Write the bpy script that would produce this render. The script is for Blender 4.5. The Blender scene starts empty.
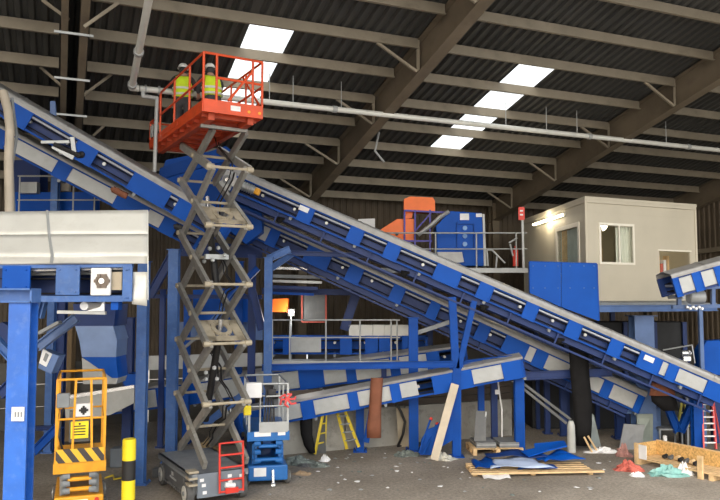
import bpy, math, random
from mathutils import Vector as V, Matrix
random.seed(7)
S = bpy.context.scene
COL = S.collection
PI = math.pi
# ------------------------------------------------------------------ camera
CAM = V((0, 0, 4.0)); PITCH = math.atan(48/720)
cd = bpy.data.cameras.new('camera'); cam = bpy.data.objects.new('camera', cd); COL.objects.link(cam)
cam.location = CAM; cam.rotation_euler = (PI/2 + PITCH, 0, 0)
cd.sensor_width = 36; cd.lens = 36; cd.clip_end = 300
S.camera = cam
def ray(x, y):
    u = (x-360)/720; v = (250-y)/720
    return V((u, math.cos(PITCH)-v*math.sin(PITCH), math.sin(PITCH)+v*math.cos(PITCH)))
def PY(Y): return -Y if Y < 0 else (Y+2.0 if Y >= 15.95 else Y)      # the plant stands two metres deeper than first measured
def at(x, y, Y):                       # point seen at a pixel, at a world distance
    Y = PY(Y)
    r = ray(x, y); return CAM + r*(Y/r.y)
def az(x, y, z=0.0):                   # point seen at a pixel, at a world height z
    r = ray(x, y); return CAM + r*((z-CAM.z)/r.z)
# building frame: e runs along the back wall, d runs away from the camera (square to it)
KB = 1.27
A0 = V((-1.47*KB, 20.3*KB, 0)); th = math.radians(22.46)
e = V((math.cos(th), math.sin(th), 0)); d = V((-math.sin(th), math.cos(th), 0))
SL = .2456; EAVE = 6.9
def B(s, t, z=0.0): return A0 + (e*s - d*t)*KB + V((0, 0, z))
def rz(t): return 4 + KB*(EAVE-4 + SL*t)
def at_t(x, y, t):                     # pixel on the vertical plane t = const
    r = ray(x, y); k = ((A0-CAM).dot(d)-t*KB)/r.dot(d); return CAM + r*k
def at_s(x, y, s):
    r = ray(x, y); k = ((A0-CAM).dot(e)+s*KB)/r.dot(e); return CAM + r*k
# ------------------------------------------------------------------ materials
def new_mat(name):
    m = bpy.data.materials.new(name); m.use_nodes = True
    nt = m.node_tree; return m, nt, nt.nodes['Principled BSDF']
def mat(name, c, rough=.5, metal=0, var=.12, scale=3, bump=0, dirt=None, dirt_amt=.0, spec=.5):
    m, nt, b = new_mat(name)
    tc = nt.nodes.new('ShaderNodeTexCoord'); nz = nt.nodes.new('ShaderNodeTexNoise')
    nz.inputs['Scale'].default_value = scale; nz.inputs['Detail'].default_value = 6
    nt.links.new(tc.outputs['Object'], nz.inputs['Vector'])
    rp = nt.nodes.new('ShaderNodeValToRGB'); rp.color_ramp.elements[0].position = .3; rp.color_ramp.elements[1].position = .7
    lo = [max(0, x*(1-var)) for x in c]; hi = [min(1, x*(1+var)) for x in c]
    rp.color_ramp.elements[0].color = (*lo, 1); rp.color_ramp.elements[1].color = (*hi, 1)
    nt.links.new(nz.outputs['Fac'], rp.inputs['Fac'])
    out = rp.outputs['Color']
    if dirt:
        n2 = nt.nodes.new('ShaderNodeTexNoise'); n2.inputs['Scale'].default_value = scale*2.3; n2.inputs['Detail'].default_value = 9
        n2.inputs['Roughness'].default_value = .7
        nt.links.new(tc.outputs['Object'], n2.inputs['Vector'])
        r2 = nt.nodes.new('ShaderNodeValToRGB'); r2.color_ramp.elements[0].position = .52; r2.color_ramp.elements[1].position = .75
        r2.color_ramp.elements[0].color = (0, 0, 0, 1); r2.color_ramp.elements[1].color = (dirt_amt,)*3+(1,)
        nt.links.new(n2.outputs['Fac'], r2.inputs['Fac'])
        mx = nt.nodes.new('ShaderNodeMix'); mx.data_type = 'RGBA'
        nt.links.new(r2.outputs['Color'], mx.inputs['Factor']); nt.links.new(out, mx.inputs['A'])
        mx.inputs['B'].default_value = (*dirt, 1); out = mx.outputs['Result']
    nt.links.new(out, b.inputs['Base Color'])
    b.inputs['Roughness'].default_value = rough; b.inputs['Metallic'].default_value = metal
    b.inputs['Specular IOR Level'].default_value = spec
    if bump:
        bp = nt.nodes.new('ShaderNodeBump'); bp.inputs['Strength'].default_value = bump; bp.inputs['Distance'].default_value = .02
        n3 = nt.nodes.new('ShaderNodeTexNoise'); n3.inputs['Scale'].default_value = scale*6; n3.inputs['Detail'].default_value = 8
        nt.links.new(tc.outputs['Object'], n3.inputs['Vector'])
        nt.links.new(n3.outputs['Fac'], bp.inputs['Height']); nt.links.new(bp.outputs['Normal'], b.inputs['Normal'])
    return m
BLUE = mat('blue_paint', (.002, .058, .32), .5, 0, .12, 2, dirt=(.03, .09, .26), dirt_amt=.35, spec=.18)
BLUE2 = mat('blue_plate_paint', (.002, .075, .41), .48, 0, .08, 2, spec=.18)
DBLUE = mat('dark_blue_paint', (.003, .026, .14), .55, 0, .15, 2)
LBLUE = mat('pale_blue_paint', (.045, .13, .38), .5, 0, .15, 4, dirt=(.2, .26, .38), dirt_amt=.4)
SBLUE = mat('steel_blue_paint', (.08, .15, .34), .4, 0, .15, 3)
RAILM = mat('dull_silver_rail', (.50, .53, .60), .4, .3, .05, 5)
GALV = mat('galvanised_steel', (.42, .44, .45), .42, .6, .1, 6)
COVER = mat('grey_cover_sheet', (.33, .335, .34), .45, .25, .1, 5, dirt=(.22, .21, .19), dirt_amt=.4)
WHITE = mat('white_sheet', (.66, .67, .64), .45, .1, .06, 1.5, dirt=(.45, .43, .38), dirt_amt=.3)
PANELW = mat('pale_grey_panel', (.40, .42, .43), .45, .2, .08, 4, dirt=(.3, .3, .28), dirt_amt=.4)
CHROME = mat('bright_rail', (.75, .77, .8), .25, .8, .05, 5)
BELT = mat('black_rubber', (.011, .011, .012), .8, 0, .2, 5, bump=.2, spec=.15)
RUST = mat('brown_rubber_belt', (.20, .072, .038), .8, 0, .2, 3, bump=.3)
ORANGE = mat('orange_paint', (.66, .075, .016), .42, 0, .12, 4, dirt=(.35, .1, .05), dirt_amt=.4)
MORANGE = mat('bright_orange_paint', (.90, .16, .01), .42, 0, .06, 4)
YELLOW = mat('yellow_orange_paint', (.82, .38, .02), .45, 0, .12, 5, dirt=(.35, .2, .07), dirt_amt=.35)
LYEL = mat('ladder_yellow', (.72, .56, .05), .5, 0, .1, 5)
PYEL = mat('signal_yellow', (.85, .68, .02), .5, 0, .05, 5)
BLACK = mat('black_paint', (.015, .015, .016), .5, 0, .2, 5)
ARM = mat('scissor_arm_grey', (.29, .285, .265), .5, .25, .15, 5, dirt=(.13, .11, .09), dirt_amt=.6)
ARML = mat('scissor_plate_tan', (.42, .37, .28), .55, .1, .12, 5, dirt=(.2, .16, .11), dirt_amt=.6)
CHAS = mat('dark_grey_paint', (.10, .105, .11), .5, .1, .15, 4, dirt=(.2, .18, .15), dirt_amt=.4)
GREY = mat('mid_grey_paint', (.22, .24, .26), .5, .1, .15, 4)
BEAM = mat('roof_steel', (.17, .138, .098), .65, .1, .18, 1.2, dirt=(.09, .07, .05), dirt_amt=.5)
PURL = mat('purlin_steel', (.27, .235, .18), .55, .3, .15, 1.5, dirt=(.14, .12, .09), dirt_amt=.5)
ROOF = mat('roof_cladding', (.062, .063, .061), .6, .2, .15, .8)
CLAD = mat('wall_cladding', (.10, .078, .055), .75, 0, .2, .9, dirt=(.08, .06, .05), dirt_amt=.5)
CONC = mat('precast_concrete', (.34, .33, .30), .85, 0, .2, 1.3, bump=.3, dirt=(.14, .13, .12), dirt_amt=.9)
CAB = mat('cabin_cream', (.47, .44, .36), .6, 0, .04, 1.5)
TRIMW = mat('cabin_trim', (.72, .70, .62), .5, 0, .04, 3)
WOOD = mat('pale_pine', (.62, .44, .24), .75, 0, .2, 8, bump=.2)
CONCD = mat('shaded_concrete', (.12, .115, .105), .85, 0, .2, 1.3, bump=.3)  # precast concrete darkened to carry the shade on the rear and end wall bases
OSB = mat('strand_board', (.58, .36, .13), .8, 0, .35, 22, bump=.3)
SKIN = mat('skin', (.5, .28, .2), .6)
HIVIS = mat('hi_vis_yellow', (.68, .90, .03), .7, 0, .08, 8)
REFL = mat('reflective_band', (.7, .72, .66), .4)
CLOTH = mat('dark_cloth', (.045, .045, .05), .9, 0, .3, 12, bump=.3)
HELM = mat('helmet_white', (.85, .85, .83), .35)
RED = mat('red_paint', (.62, .04, .025), .45)
PINK = mat('faded_red', (.68, .09, .09), .5)
PAPER = mat('paper_white', (.75, .76, .78), .7)
TEAL = mat('teal_plastic', (.20, .42, .40), .5, 0, .25, 6, bump=.4)
REDC = mat('red_cloth', (.50, .12, .09), .8, 0, .3, 6, bump=.4)
TYRE = mat('grey_tyre', (.10, .10, .10), .85, 0, .2, 8)
RIM = mat('wheel_rim', (.55, .55, .52), .5, .2)
BEIGE = mat('beige_hose', (.45, .40, .33), .7)
RUBB = mat('rubble_grey', (.16, .19, .18), .9, 0, .4, 8, bump=.5)
PURP = mat('violet_blue_paint', (.04, .035, .32), .45)
BOARD = mat('grey_board', (.20, .21, .22), .7, 0, .1, 5)
SHEETB = mat('pale_blue_plastic', (.42, .52, .72), .4, 0, .08, 3)
def emis(name, c, s):
    m, nt, b = new_mat(name)
    b.inputs['Base Color'].default_value = (*c, 1); b.inputs['Emission Color'].default_value = (*c, 1); b.inputs['Emission Strength'].default_value = s
    return m
TUBE = emis('fluorescent_tube_glow', (1, .86, .6), 9)
FLOOD = emis('floodlight_glow', (1, .97, .9), 25)
def glassm():
    m, nt, b = new_mat('window_glass')
    b.inputs['Transmission Weight'].default_value = 1; b.inputs['Roughness'].default_value = .02; b.inputs['IOR'].default_value = 1.1
    b.inputs['Base Color'].default_value = (.9, .95, .93, 1)
    return m
GLASS = glassm()
def skym():
    m, nt, b = new_mat('translucent_roof_sheet')
    tr = nt.nodes.new('ShaderNodeBsdfTranslucent'); tr.inputs['Color'].default_value = (.72, .73, .71, 1)
    tp = nt.nodes.new('ShaderNodeBsdfTransparent'); tp.inputs['Color'].default_value = (.6, .62, .62, 1)
    mx = nt.nodes.new('ShaderNodeMixShader'); mx.inputs[0].default_value = .55
    nt.links.new(tr.outputs[0], mx.inputs[1]); nt.links.new(tp.outputs[0], mx.inputs[2])
    nt.links.new(mx.outputs[0], nt.nodes['Material Output'].inputs['Surface'])
    return m
SKYL = skym()
def floorm():
    m, nt, b = new_mat('worn_concrete_floor')
    L = nt.links
    tc = nt.nodes.new('ShaderNodeTexCoord')
    def nz(sc, det, ro=.6):
        n = nt.nodes.new('ShaderNodeTexNoise'); n.inputs['Scale'].default_value = sc; n.inputs['Detail'].default_value = det; n.inputs['Roughness'].default_value = ro
        L.new(tc.outputs['Object'], n.inputs['Vector']); return n
    a = nz(.45, 8); r = nt.nodes.new('ShaderNodeValToRGB'); r.color_ramp.elements[0].position = .35; r.color_ramp.elements[1].position = .68
    r.color_ramp.elements[0].color = (.22, .195, .165, 1); r.color_ramp.elements[1].color = (.36, .325, .28, 1)
    L.new(a.outputs['Fac'], r.inputs['Fac'])
    c = nz(14, 8, .8); r2 = nt.nodes.new('ShaderNodeValToRGB'); r2.color_ramp.elements[0].position = .42; r2.color_ramp.elements[1].position = .66
    r2.color_ramp.elements[0].color = (.7, .7, .7, 1); r2.color_ramp.elements[1].color = (1.35, 1.33, 1.28, 1)
    L.new(c.outputs['Fac'], r2.inputs['Fac'])
    mx = nt.nodes.new('ShaderNodeMix'); mx.data_type = 'RGBA'; mx.blend_type = 'MULTIPLY'; mx.inputs['Factor'].default_value = 1
    L.new(r.outputs['Color'], mx.inputs['A']); L.new(r2.outputs['Color'], mx.inputs['B'])
    L.new(mx.outputs['Result'], b.inputs['Base Color'])
    b.inputs['Roughness'].default_value = .85
    bp = nt.nodes.new('ShaderNodeBump'); bp.inputs['Strength'].default_value = .4; bp.inputs['Distance'].default_value = .02
    L.new(c.outputs['Fac'], bp.inputs['Height']); L.new(bp.outputs['Normal'], b.inputs['Normal'])
    return m
FLOOR = floorm()
def stripem(name, c1, c2, sc, ax='X', rot=0):
    m, nt, b = new_mat(name)
    tc = nt.nodes.new('ShaderNodeTexCoord'); mp = nt.nodes.new('ShaderNodeMapping'); mp.inputs['Rotation'].default_value = (0, rot, 0)
    w = nt.nodes.new('ShaderNodeTexWave'); w.inputs['Scale'].default_value = sc; w.bands_direction = ax
    r = nt.nodes.new('ShaderNodeValToRGB'); r.color_ramp.interpolation = 'CONSTANT'; r.color_ramp.elements[1].position = .5
    r.color_ramp.elements[0].color = (*c1, 1); r.color_ramp.elements[1].color = (*c2, 1)
    nt.links.new(tc.outputs['Object'], mp.inputs['Vector']); nt.links.new(mp.outputs[0], w.inputs['Vector'])
    nt.links.new(w.outputs['Fac'], r.inputs['Fac']); nt.links.new(r.outputs['Color'], b.inputs['Base Color'])
    b.inputs['Roughness'].default_value = .5
    return m
CHEV = stripem('hazard_stripes', (.06, .05, .05), (.85, .5, .04), 1.7, 'X', .6)
# ------------------------------------------------------------------ mesh helpers
ORG = {}
class MB:
    def __init__(self, M=None): self.v = []; self.f = []; self.M = M or Matrix.Identity(4)
    def add(self, vs, fs):
        n = len(self.v); self.v += [self.M @ V(p) for p in vs]; self.f += [tuple(i+n for i in q) for q in fs]; return self
    def box(self, c, s, R=None):
        c = V(c); h = [x/2 for x in s]; R = R or Matrix.Identity(3)
        vs = [c + R @ V((sx*h[0], sy*h[1], sz*h[2])) for sx in (-1, 1) for sy in (-1, 1) for sz in (-1, 1)]
        return self.add(vs, [(0, 1, 3, 2), (4, 6, 7, 5), (0, 4, 5, 1), (2, 3, 7, 6), (0, 2, 6, 4), (1, 5, 7, 3)])
    def bb(self, a, b):                # box by two corners
        a = V(a); b = V(b); return self.box((a+b)/2, [abs(x) for x in (b-a)])
    def bar(self, p, q, w, h, up=(0, 0, 1)):
        p = V(p); q = V(q); a = (q-p); L = a.length; a.normalize(); up = V(up)
        if abs(a.dot(up)) > .98: up = V((0, 1, 0))
        sd = a.cross(up).normalized(); u = sd.cross(a).normalized()
        return self.box((p+q)/2, (L, w, h), Matrix((a, sd, u)).transposed())
    def ibeam(self, p, q, w, h, t=.02, up=(0, 0, 1)):
        p = V(p); q = V(q); a = (q-p).normalized(); up = V(up)
        if abs(a.dot(up)) > .98: up = V((0, 1, 0))
        sd = a.cross(up).normalized(); u = sd.cross(a).normalized()
        self.bar(p+u*(h/2-t/2), q+u*(h/2-t/2), w, t, u); self.bar(p-u*(h/2-t/2), q-u*(h/2-t/2), w, t, u)
        return self.bar(p, q, t, h-2*t, u)
    def tube(self, p, q, r, n=8, r2=None):
        p = V(p); q = V(q); r2 = r if r2 is None else r2
        a = (q-p).normalized(); u = a.orthogonal().normalized(); w = a.cross(u)
        vs = []
        for c, rr in ((p, r), (q, r2)):
            for i in range(n):
                t = 2*PI*i/n; vs.append(c + (u*math.cos(t)+w*math.sin(t))*rr)
        fs = [(i, (i+1) % n, n+(i+1) % n, n+i) for i in range(n)] + [tuple(range(n-1, -1, -1)), tuple(range(n, 2*n))]
        return self.add(vs, fs)
    def ball(self, c, r, n=8, sc=(1, 1, 1)):
        c = V(c); vs = [c+V((0, 0, r*sc[2]))]; fs = []; m = n//2
        for j in range(1, m):
            ph = PI*j/m
            for i in range(n):
                t = 2*PI*i/n; vs.append(c+V((r*sc[0]*math.sin(ph)*math.cos(t), r*sc[1]*math.sin(ph)*math.sin(t), r*sc[2]*math.cos(ph))))
        vs.append(c-V((0, 0, r*sc[2])))
        for i in range(n): fs.append((0, 1+i, 1+(i+1) % n))
        for j in range(m-2):
            for i in range(n):
                a = 1+j*n+i; b_ = 1+j*n+(i+1) % n; fs.append((a, a+n, b_+n, b_))
        L = len(vs)-1; o = 1+(m-2)*n
        for i in range(n): fs.append((L, o+(i+1) % n, o+i))
        return self.add(vs, fs)
    def path(self, pts, r, n=8):
        for i in range(len(pts)-1):
            self.tube(pts[i], pts[i+1], r, n)
            if i: self.ball(pts[i], r*1.02, n)
        return self
    def prism(self, pts, vec):
        n = len(pts); vec = V(vec); vs = [V(p) for p in pts] + [V(p)+vec for p in pts]
        return self.add(vs, [tuple(range(n-1, -1, -1)), tuple(range(n, 2*n))] + [(i, (i+1) % n, n+(i+1) % n, n+i) for i in range(n)])
    def strip(self, prof, p, q, closed=False):      # loft a profile of offsets from p to q
        n = len(prof); vs = [V(p)+V(o) for o in prof]+[V(q)+V(o) for o in prof]
        fs = [(i, i+1, n+i+1, n+i) for i in range(n-1)]
        if closed: fs += [(n-1, 0, n, 2*n-1), tuple(range(n-1, -1, -1)), tuple(range(n, 2*n))]
        return self.add(vs, fs)
    def build(self, name, m, parent=None, smooth=False, bevel=0, solid=0):
        root = parent
        o0 = ORG[parent.name] if parent is not None else V((0, 0, 0))
        me = bpy.data.meshes.new(name); me.from_pydata([tuple(p-o0) for p in self.v], [], self.f); me.update()
        import bmesh
        bm = bmesh.new(); bm.from_mesh(me)
        if not solid: bmesh.ops.recalc_face_normals(bm, faces=bm.faces)
        bm.to_mesh(me); bm.free()
        me.materials.append(m)
        if smooth:
            for p in me.polygons: p.use_smooth = True
            me.set_sharp_from_angle(angle=math.radians(40))
        o = bpy.data.objects.new(name, me); COL.objects.link(o)
        if parent is not None: o.parent = parent; ORG[o.name] = o0
        else: ORG[o.name] = V((0, 0, 0))
        if solid:
            s = o.modifiers.new('solid', 'SOLIDIFY'); s.thickness = solid; s.offset = 0
        if bevel:
            b = o.modifiers.new('bevel', 'BEVEL'); b.width = bevel; b.segments = 2; b.limit_method = 'ANGLE'
        return o
def meta(o, label, cat, group=None):
    o['label'] = label; o['category'] = cat
    if group: o['group'] = group
    return o
def thing(name, label, cat, loc, group=None):
    o = bpy.data.objects.new(name, None); COL.objects.link(o); o.empty_display_size = .2
    o.location = loc; ORG[o.name] = V(loc); return meta(o, label, cat, group)
def solo(mb, name, m, label, cat, group=None, loc=None, **k):     # a thing that is one mesh
    if loc is None:
        xs = mb.v; loc = V((sum(p.x for p in xs)/len(xs), sum(p.y for p in xs)/len(xs), min(p.z for p in xs)))
    loc = V(loc); mb.v = [p-loc for p in mb.v]
    o = mb.build(name, m, None, **k); o.location = loc; ORG[o.name] = loc; return meta(o, label, cat, group)
def struct(mb, name, m, **k):
    o = mb.build(name, m, None, **k); o['kind'] = 'structure'; return o
def frame(o, x, y=None, z=None):
    x = V(x).normalized(); y = V(y).normalized(); z = x.cross(y).normalized() if z is None else V(z)
    M = Matrix((x, y, z)).transposed().to_4x4(); M.translation = o; return M
def yawm(loc, deg):
    return Matrix.Translation(V(loc)) @ Matrix.Rotation(math.radians(deg), 4, 'Z')
ORD = ['lowest', 'second', 'third', 'fourth', 'fifth', 'sixth', 'seventh', 'eighth', 'ninth', 'tenth', 'eleventh', 'twelfth', 'thirteenth', 'fourteenth', 'fifteenth', 'topmost']
# ================================================================== THE SHELL
m = MB(); m.add([(-45, -12, 0), (45, -12, 0), (45, 45, 0), (-45, 45, 0)], [(0, 1, 2, 3)]); struct(m, 'floor', FLOOR)
T1 = 16.5  # roof and side walls carried forward, out of view, to cut sky light inside
SK = [(-3.52, -2.72), (2.02, 2.88)]; SKT = (3.4, 7.5)
def corr(s0, s1, t0, t1, off=0.0, per=.2, hgt=.07):
    prof = []; s = s0
    while s < s1-1e-6:
        for ds, h in ((0, 0), (.07, 0), (.1, hgt), (.17, hgt)):
            if s+ds <= s1: prof.append((s+ds, h))
        s += per
    prof.append((s1, 0)); vs = []
    for t in (t0, t1):
        for s_, h in prof: vs.append(B(s_, t, rz(t)+h+off))
    n = len(prof); return vs, [(i, i+1, n+i+1, n+i) for i in range(n-1)]
m = MB()
edges = [-19.4, SK[0][0], SK[0][1], SK[1][0], SK[1][1], 12.6]
for i, (a, b) in enumerate(zip(edges[:-1], edges[1:])):
    if i in (1, 3):
        m.add(*corr(a, b, -.3, SKT[0])); m.add(*corr(a, b, SKT[1], T1))
    else: m.add(*corr(a, b, -.3, T1))
struct(m, 'ceiling', ROOF, solid=.01)
for i, (a, b) in enumerate(SK):
    m = MB(); m.add(*corr(a, b, SKT[0], SKT[1], per=.2)); struct(m, 'window_%d' % (i+1), SKYL)
# back wall: cladding above, precast panels below
def wallclad(p, q, z0, z1, nrm, per=.25, dep=.04, top=None):
    p = V(p); q = V(q); a = (q-p); L = a.length; a.normalize(); nrm = V(nrm)
    vs = []; pr = []; s = 0
    while s < L:
        for ds, h in ((0, 0), (.1, 0), (.13, dep), (.22, dep)): pr.append((min(s+ds, L), h))
        s += per
    pr.append((L, 0)); n = len(pr)
    for k in (0, 1):
        for s_, h in pr:
            pt = p+a*s_+nrm*h; pt.z = (z0 if k == 0 else (top(s_) if top else z1)); vs.append(pt)
    return vs, [(i, i+1, n+i+1, n+i) for i in range(n-1)]
m = MB(); m.add(*wallclad(B(-19.4, 0), B(12.6, 0), 2.0, rz(0)+.02, -d)); struct(m, 'wall_back', CLAD, solid=.01)
m = MB()
s = -19.2
while s < 12.7:
    for zz in (.0, .68, 1.36):
        c = (B(s+.02, .07, zz+.01)+B(s+2.1, .07, zz+.66))/2
        m.bar(B(s+.02, .07, zz+.335), B(s+2.1, .07, zz+.335), .12, .655)
    s += 2.13
struct(m, 'wall_back_base', CONCD)
OA = V((-1.47, 18.98, 0))        # low push wall standing in front of the back wall
pw = thing('push_wall', 'low pale concrete push wall with dark boards on top, behind the ladders', 'wall', OA+e*3)
for k in range(4):
    m = MB(); m.bar(OA+e*(-.6+1.75*k)+V((0, 0, .52)), OA+e*(1.12+1.75*k)+V((0, 0, .52)), .14, 1.04); m.build('concrete_slab', CONC, pw)
m = MB()
for k in range(3): m.bar(OA+e*-.6+V((0, 0, 1.14+.19*k)), OA+e*6.4+V((0, 0, 1.14+.19*k)), .08, .17)
m.build('timber_boards', mat('dark_boards', (.07, .055, .045), .8), pw)
m = MB(); m.add(*wallclad(B(12.45, -.1), B(12.45, T1), 2.0, 9, -e, top=lambda s_: rz(s_/KB-.1))); struct(m, 'wall_right', CLAD, solid=.01)
m = MB()
m.bar(B(12.4, 0, 1.0), B(12.4, T1, 1.0), .14, 2.0); struct(m, 'wall_right_base', CONCD)
m = MB(); m.add(*wallclad(B(-19.3, -.1), B(-19.3, T1), 0, 9, e, top=lambda s_: rz(s_/KB-.1))); struct(m, 'wall_left', CLAD, solid=.01)  # unseen left wall, added to stop daylight coming in from the side
m = MB(); m.bar(B(12.25, .1, 5.75), B(12.25, T1, 6.6), .12, .18); struct(m, 'trim_1', PURL)
# rafters (portal frames)
def rafter(s, lab, depth=.78, w=.30, braces=True, tie=False):
    r = thing('roof_rafter', lab, 'beam', B(s, .2, 0), 'portal frames of the shed')
    m = MB()
    t = .02
    for zz in (0, -depth):
        m.bar(B(s, .2, rz(.2)-.03+zz), B(s, T1-.1, rz(T1-.1)-.03+zz), w, t)
    m.bar(B(s, .2, rz(.2)-.03-depth/2), B(s, T1-.1, rz(T1-.1)-.03-depth/2), .02, depth)
    m.build('web_and_flanges', BEAM, r)
    m = MB(); m.ibeam(B(s, .38, 0), B(s, .38, rz(.4)-.1), w, .32, .03, up=d); m.build('column', BEAM, r)
    if braces:
        for k in (1, 3, 5, 7, 9):
            tt = .5+1.03*k
            m = MB(); m.bar(B(s, tt, rz(tt)-.05)-e*w/2, B(s, tt, rz(tt)-depth-.02)-e*w/2, .08, .015, up=d); m.build('stiffener', PURL, r)
            m = MB(); m.bar(B(s-.95, tt, rz(tt)-.26), B(s-w/2, tt, rz(tt)-depth-.03), .06, .06); m.build('knee_brace', PURL, r)
    if tie:
        for tt in (4.9, 6.2, 7.55):
            m = MB(); m.bar(B(s-.15, tt, rz(tt)-.85), B(s+.42, tt, rz(tt)-.85), .03, .045); m.build('tie_bar', GALV, r)
    return r
rafter(-6.46, 'left steel rafter of the close pair seen edge-on at the upper left', w=.13, braces=False, tie=True)
rafter(-6.18, 'right steel rafter of the close pair, beside the white sprinkler pipe run', w=.16, braces=False)
rafter(-.32, 'brown steel rafter crossing above the middle, rising to the top edge')
rafter(5.92, 'brown steel rafter running above the cream cabin to the right edge')
rafter(12.2, 'dark steel rafter against the end wall at the far right', braces=False)
bays = [(-13, -6.55, 'far left bay'), (-6.08, -.45, 'bay above the scissor lift'), (-.19, 5.79, 'bay above the orange machines'), (6.05, 12.1, 'bay above the cream cabin')]
for s0, s1, bn in bays:
    for k in range(16):
        tt = .5+1.03*k
        if tt > T1-.3: continue
        m = MB()
        m.bar(B(s0, tt, rz(tt)-.14), B(s1, tt, rz(tt)-.14), .03, .24)
        m.bar(B(s0, tt-.03, rz(tt)-.03), B(s1, tt-.03, rz(tt)-.03), .07, .02)
        m.bar(B(s0, tt+.03, rz(tt)-.26), B(s1, tt+.03, rz(tt)-.26), .08, .02)
        o = solo(m, 'roof_purlin', PURL, '%s grey roof purlin up from the back wall, in the %s' % (ORD[k], bn), 'beam', 'purlins under the roof')
# knee braces hanging from the purlins in the left bays (diagonal struts by the paired rafters)
for i, (pa, pb, t_) in enumerate([((84, 27), (118, 3), 8.0), ((81, 97), (112, 74), 5.4), ((93, 136), (105, 125), 3.6), ((42, 0), (69, 20), 7.6), ((40, 67), (64, 88), 5.4)]):
    m = MB(); m.bar(at_t(*pa, t_), at_t(*pb, t_), .05, .06)
    solo(m, 'knee_brace', PURL, ['light diagonal strut at the top, right of the paired rafters', 'light diagonal strut half way down, right of the paired rafters', 'short diagonal strut just above the steep conveyor, right of the paired rafters',
        'diagonal strut at the top, left of the paired rafters', 'diagonal strut half way down, left of the paired rafters'][i], 'brace', 'struts beside the paired rafters')
# ================================================================== PIPES
r0 = at_t(140, 88.5, 6.1); r1 = at_t(722, 150.5, 6.1)
pr = thing('sprinkler_pipe', 'long white sprinkler main crossing under the roof from left to right', 'pipe', r0)
MB().tube(r0, r1, .07, 12).build('main_pipe', WHITE, pr, smooth=True)
for x in (292, 550, 675):
    f = (x-140)/582; c = r0.lerp(r1, f); MB().tube(c-(r1-r0).normalized()*.06, c+(r1-r0).normalized()*.06, .09, 12).build('coupling', PANELW, pr)
for x in (150, 157, 148):
    pass
for x in (268, 292, 341, 508, 549, 580, 670):
    f = (x-140)/582; f = ((x-360)/720*r0.y-r0.x)/((r1.x-r0.x)-(x-360)/720*(r1.y-r0.y)); c = r0.lerp(r1, f)
    MB().tube(c, V((c.x, c.y, rz(6.1)-.1)), .012, 6).build('hanger_rod', GALV, pr)
p2 = thing('riser_pipe', 'white overhead pipe running from the top edge to an elbow by the lift', 'pipe', r0)
sE = (r0-A0).dot(e)/KB
pA = r0-e*.18; pB = at_s(151, -12, sE-.18)
MB().path([pB, pA, r0-e*.02], .075, 12).build('pipe_run', WHITE, p2, smooth=True)
for f in (.0, .38): c = pA.lerp(pB, f+.04); dv = (pB-pA).normalized(); MB().tube(c-dv*.05, c+dv*.05, .105, 12).build('coupling', PANELW, p2)
dv = e
for k in (.12, .42): c = r0+e*k; MB().tube(c-e*.02, c+e*.02, .1, 12).build('flange', PANELW, pr)
q = [at_t(143, 90, 6.1), at_t(143, 96, 6.1), at_t(157, 98, 6.1), at_t(154.5, 172, 6.1)]
solo(MB().path(q, .045, 8), 'drop_pipe', PANELW, 'thin white pipe dropping vertically beside the orange platform', 'pipe', smooth=True)
q = [at_t(379, 132, 4.8), at_t(375, 151, 4.8), at_t(384, 162, 4.8)]
solo(MB().path(q, .03, 6), 'bent_conduit', PANELW, 'short bent white conduit hanging below the middle rafter', 'pipe', smooth=True)
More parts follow.
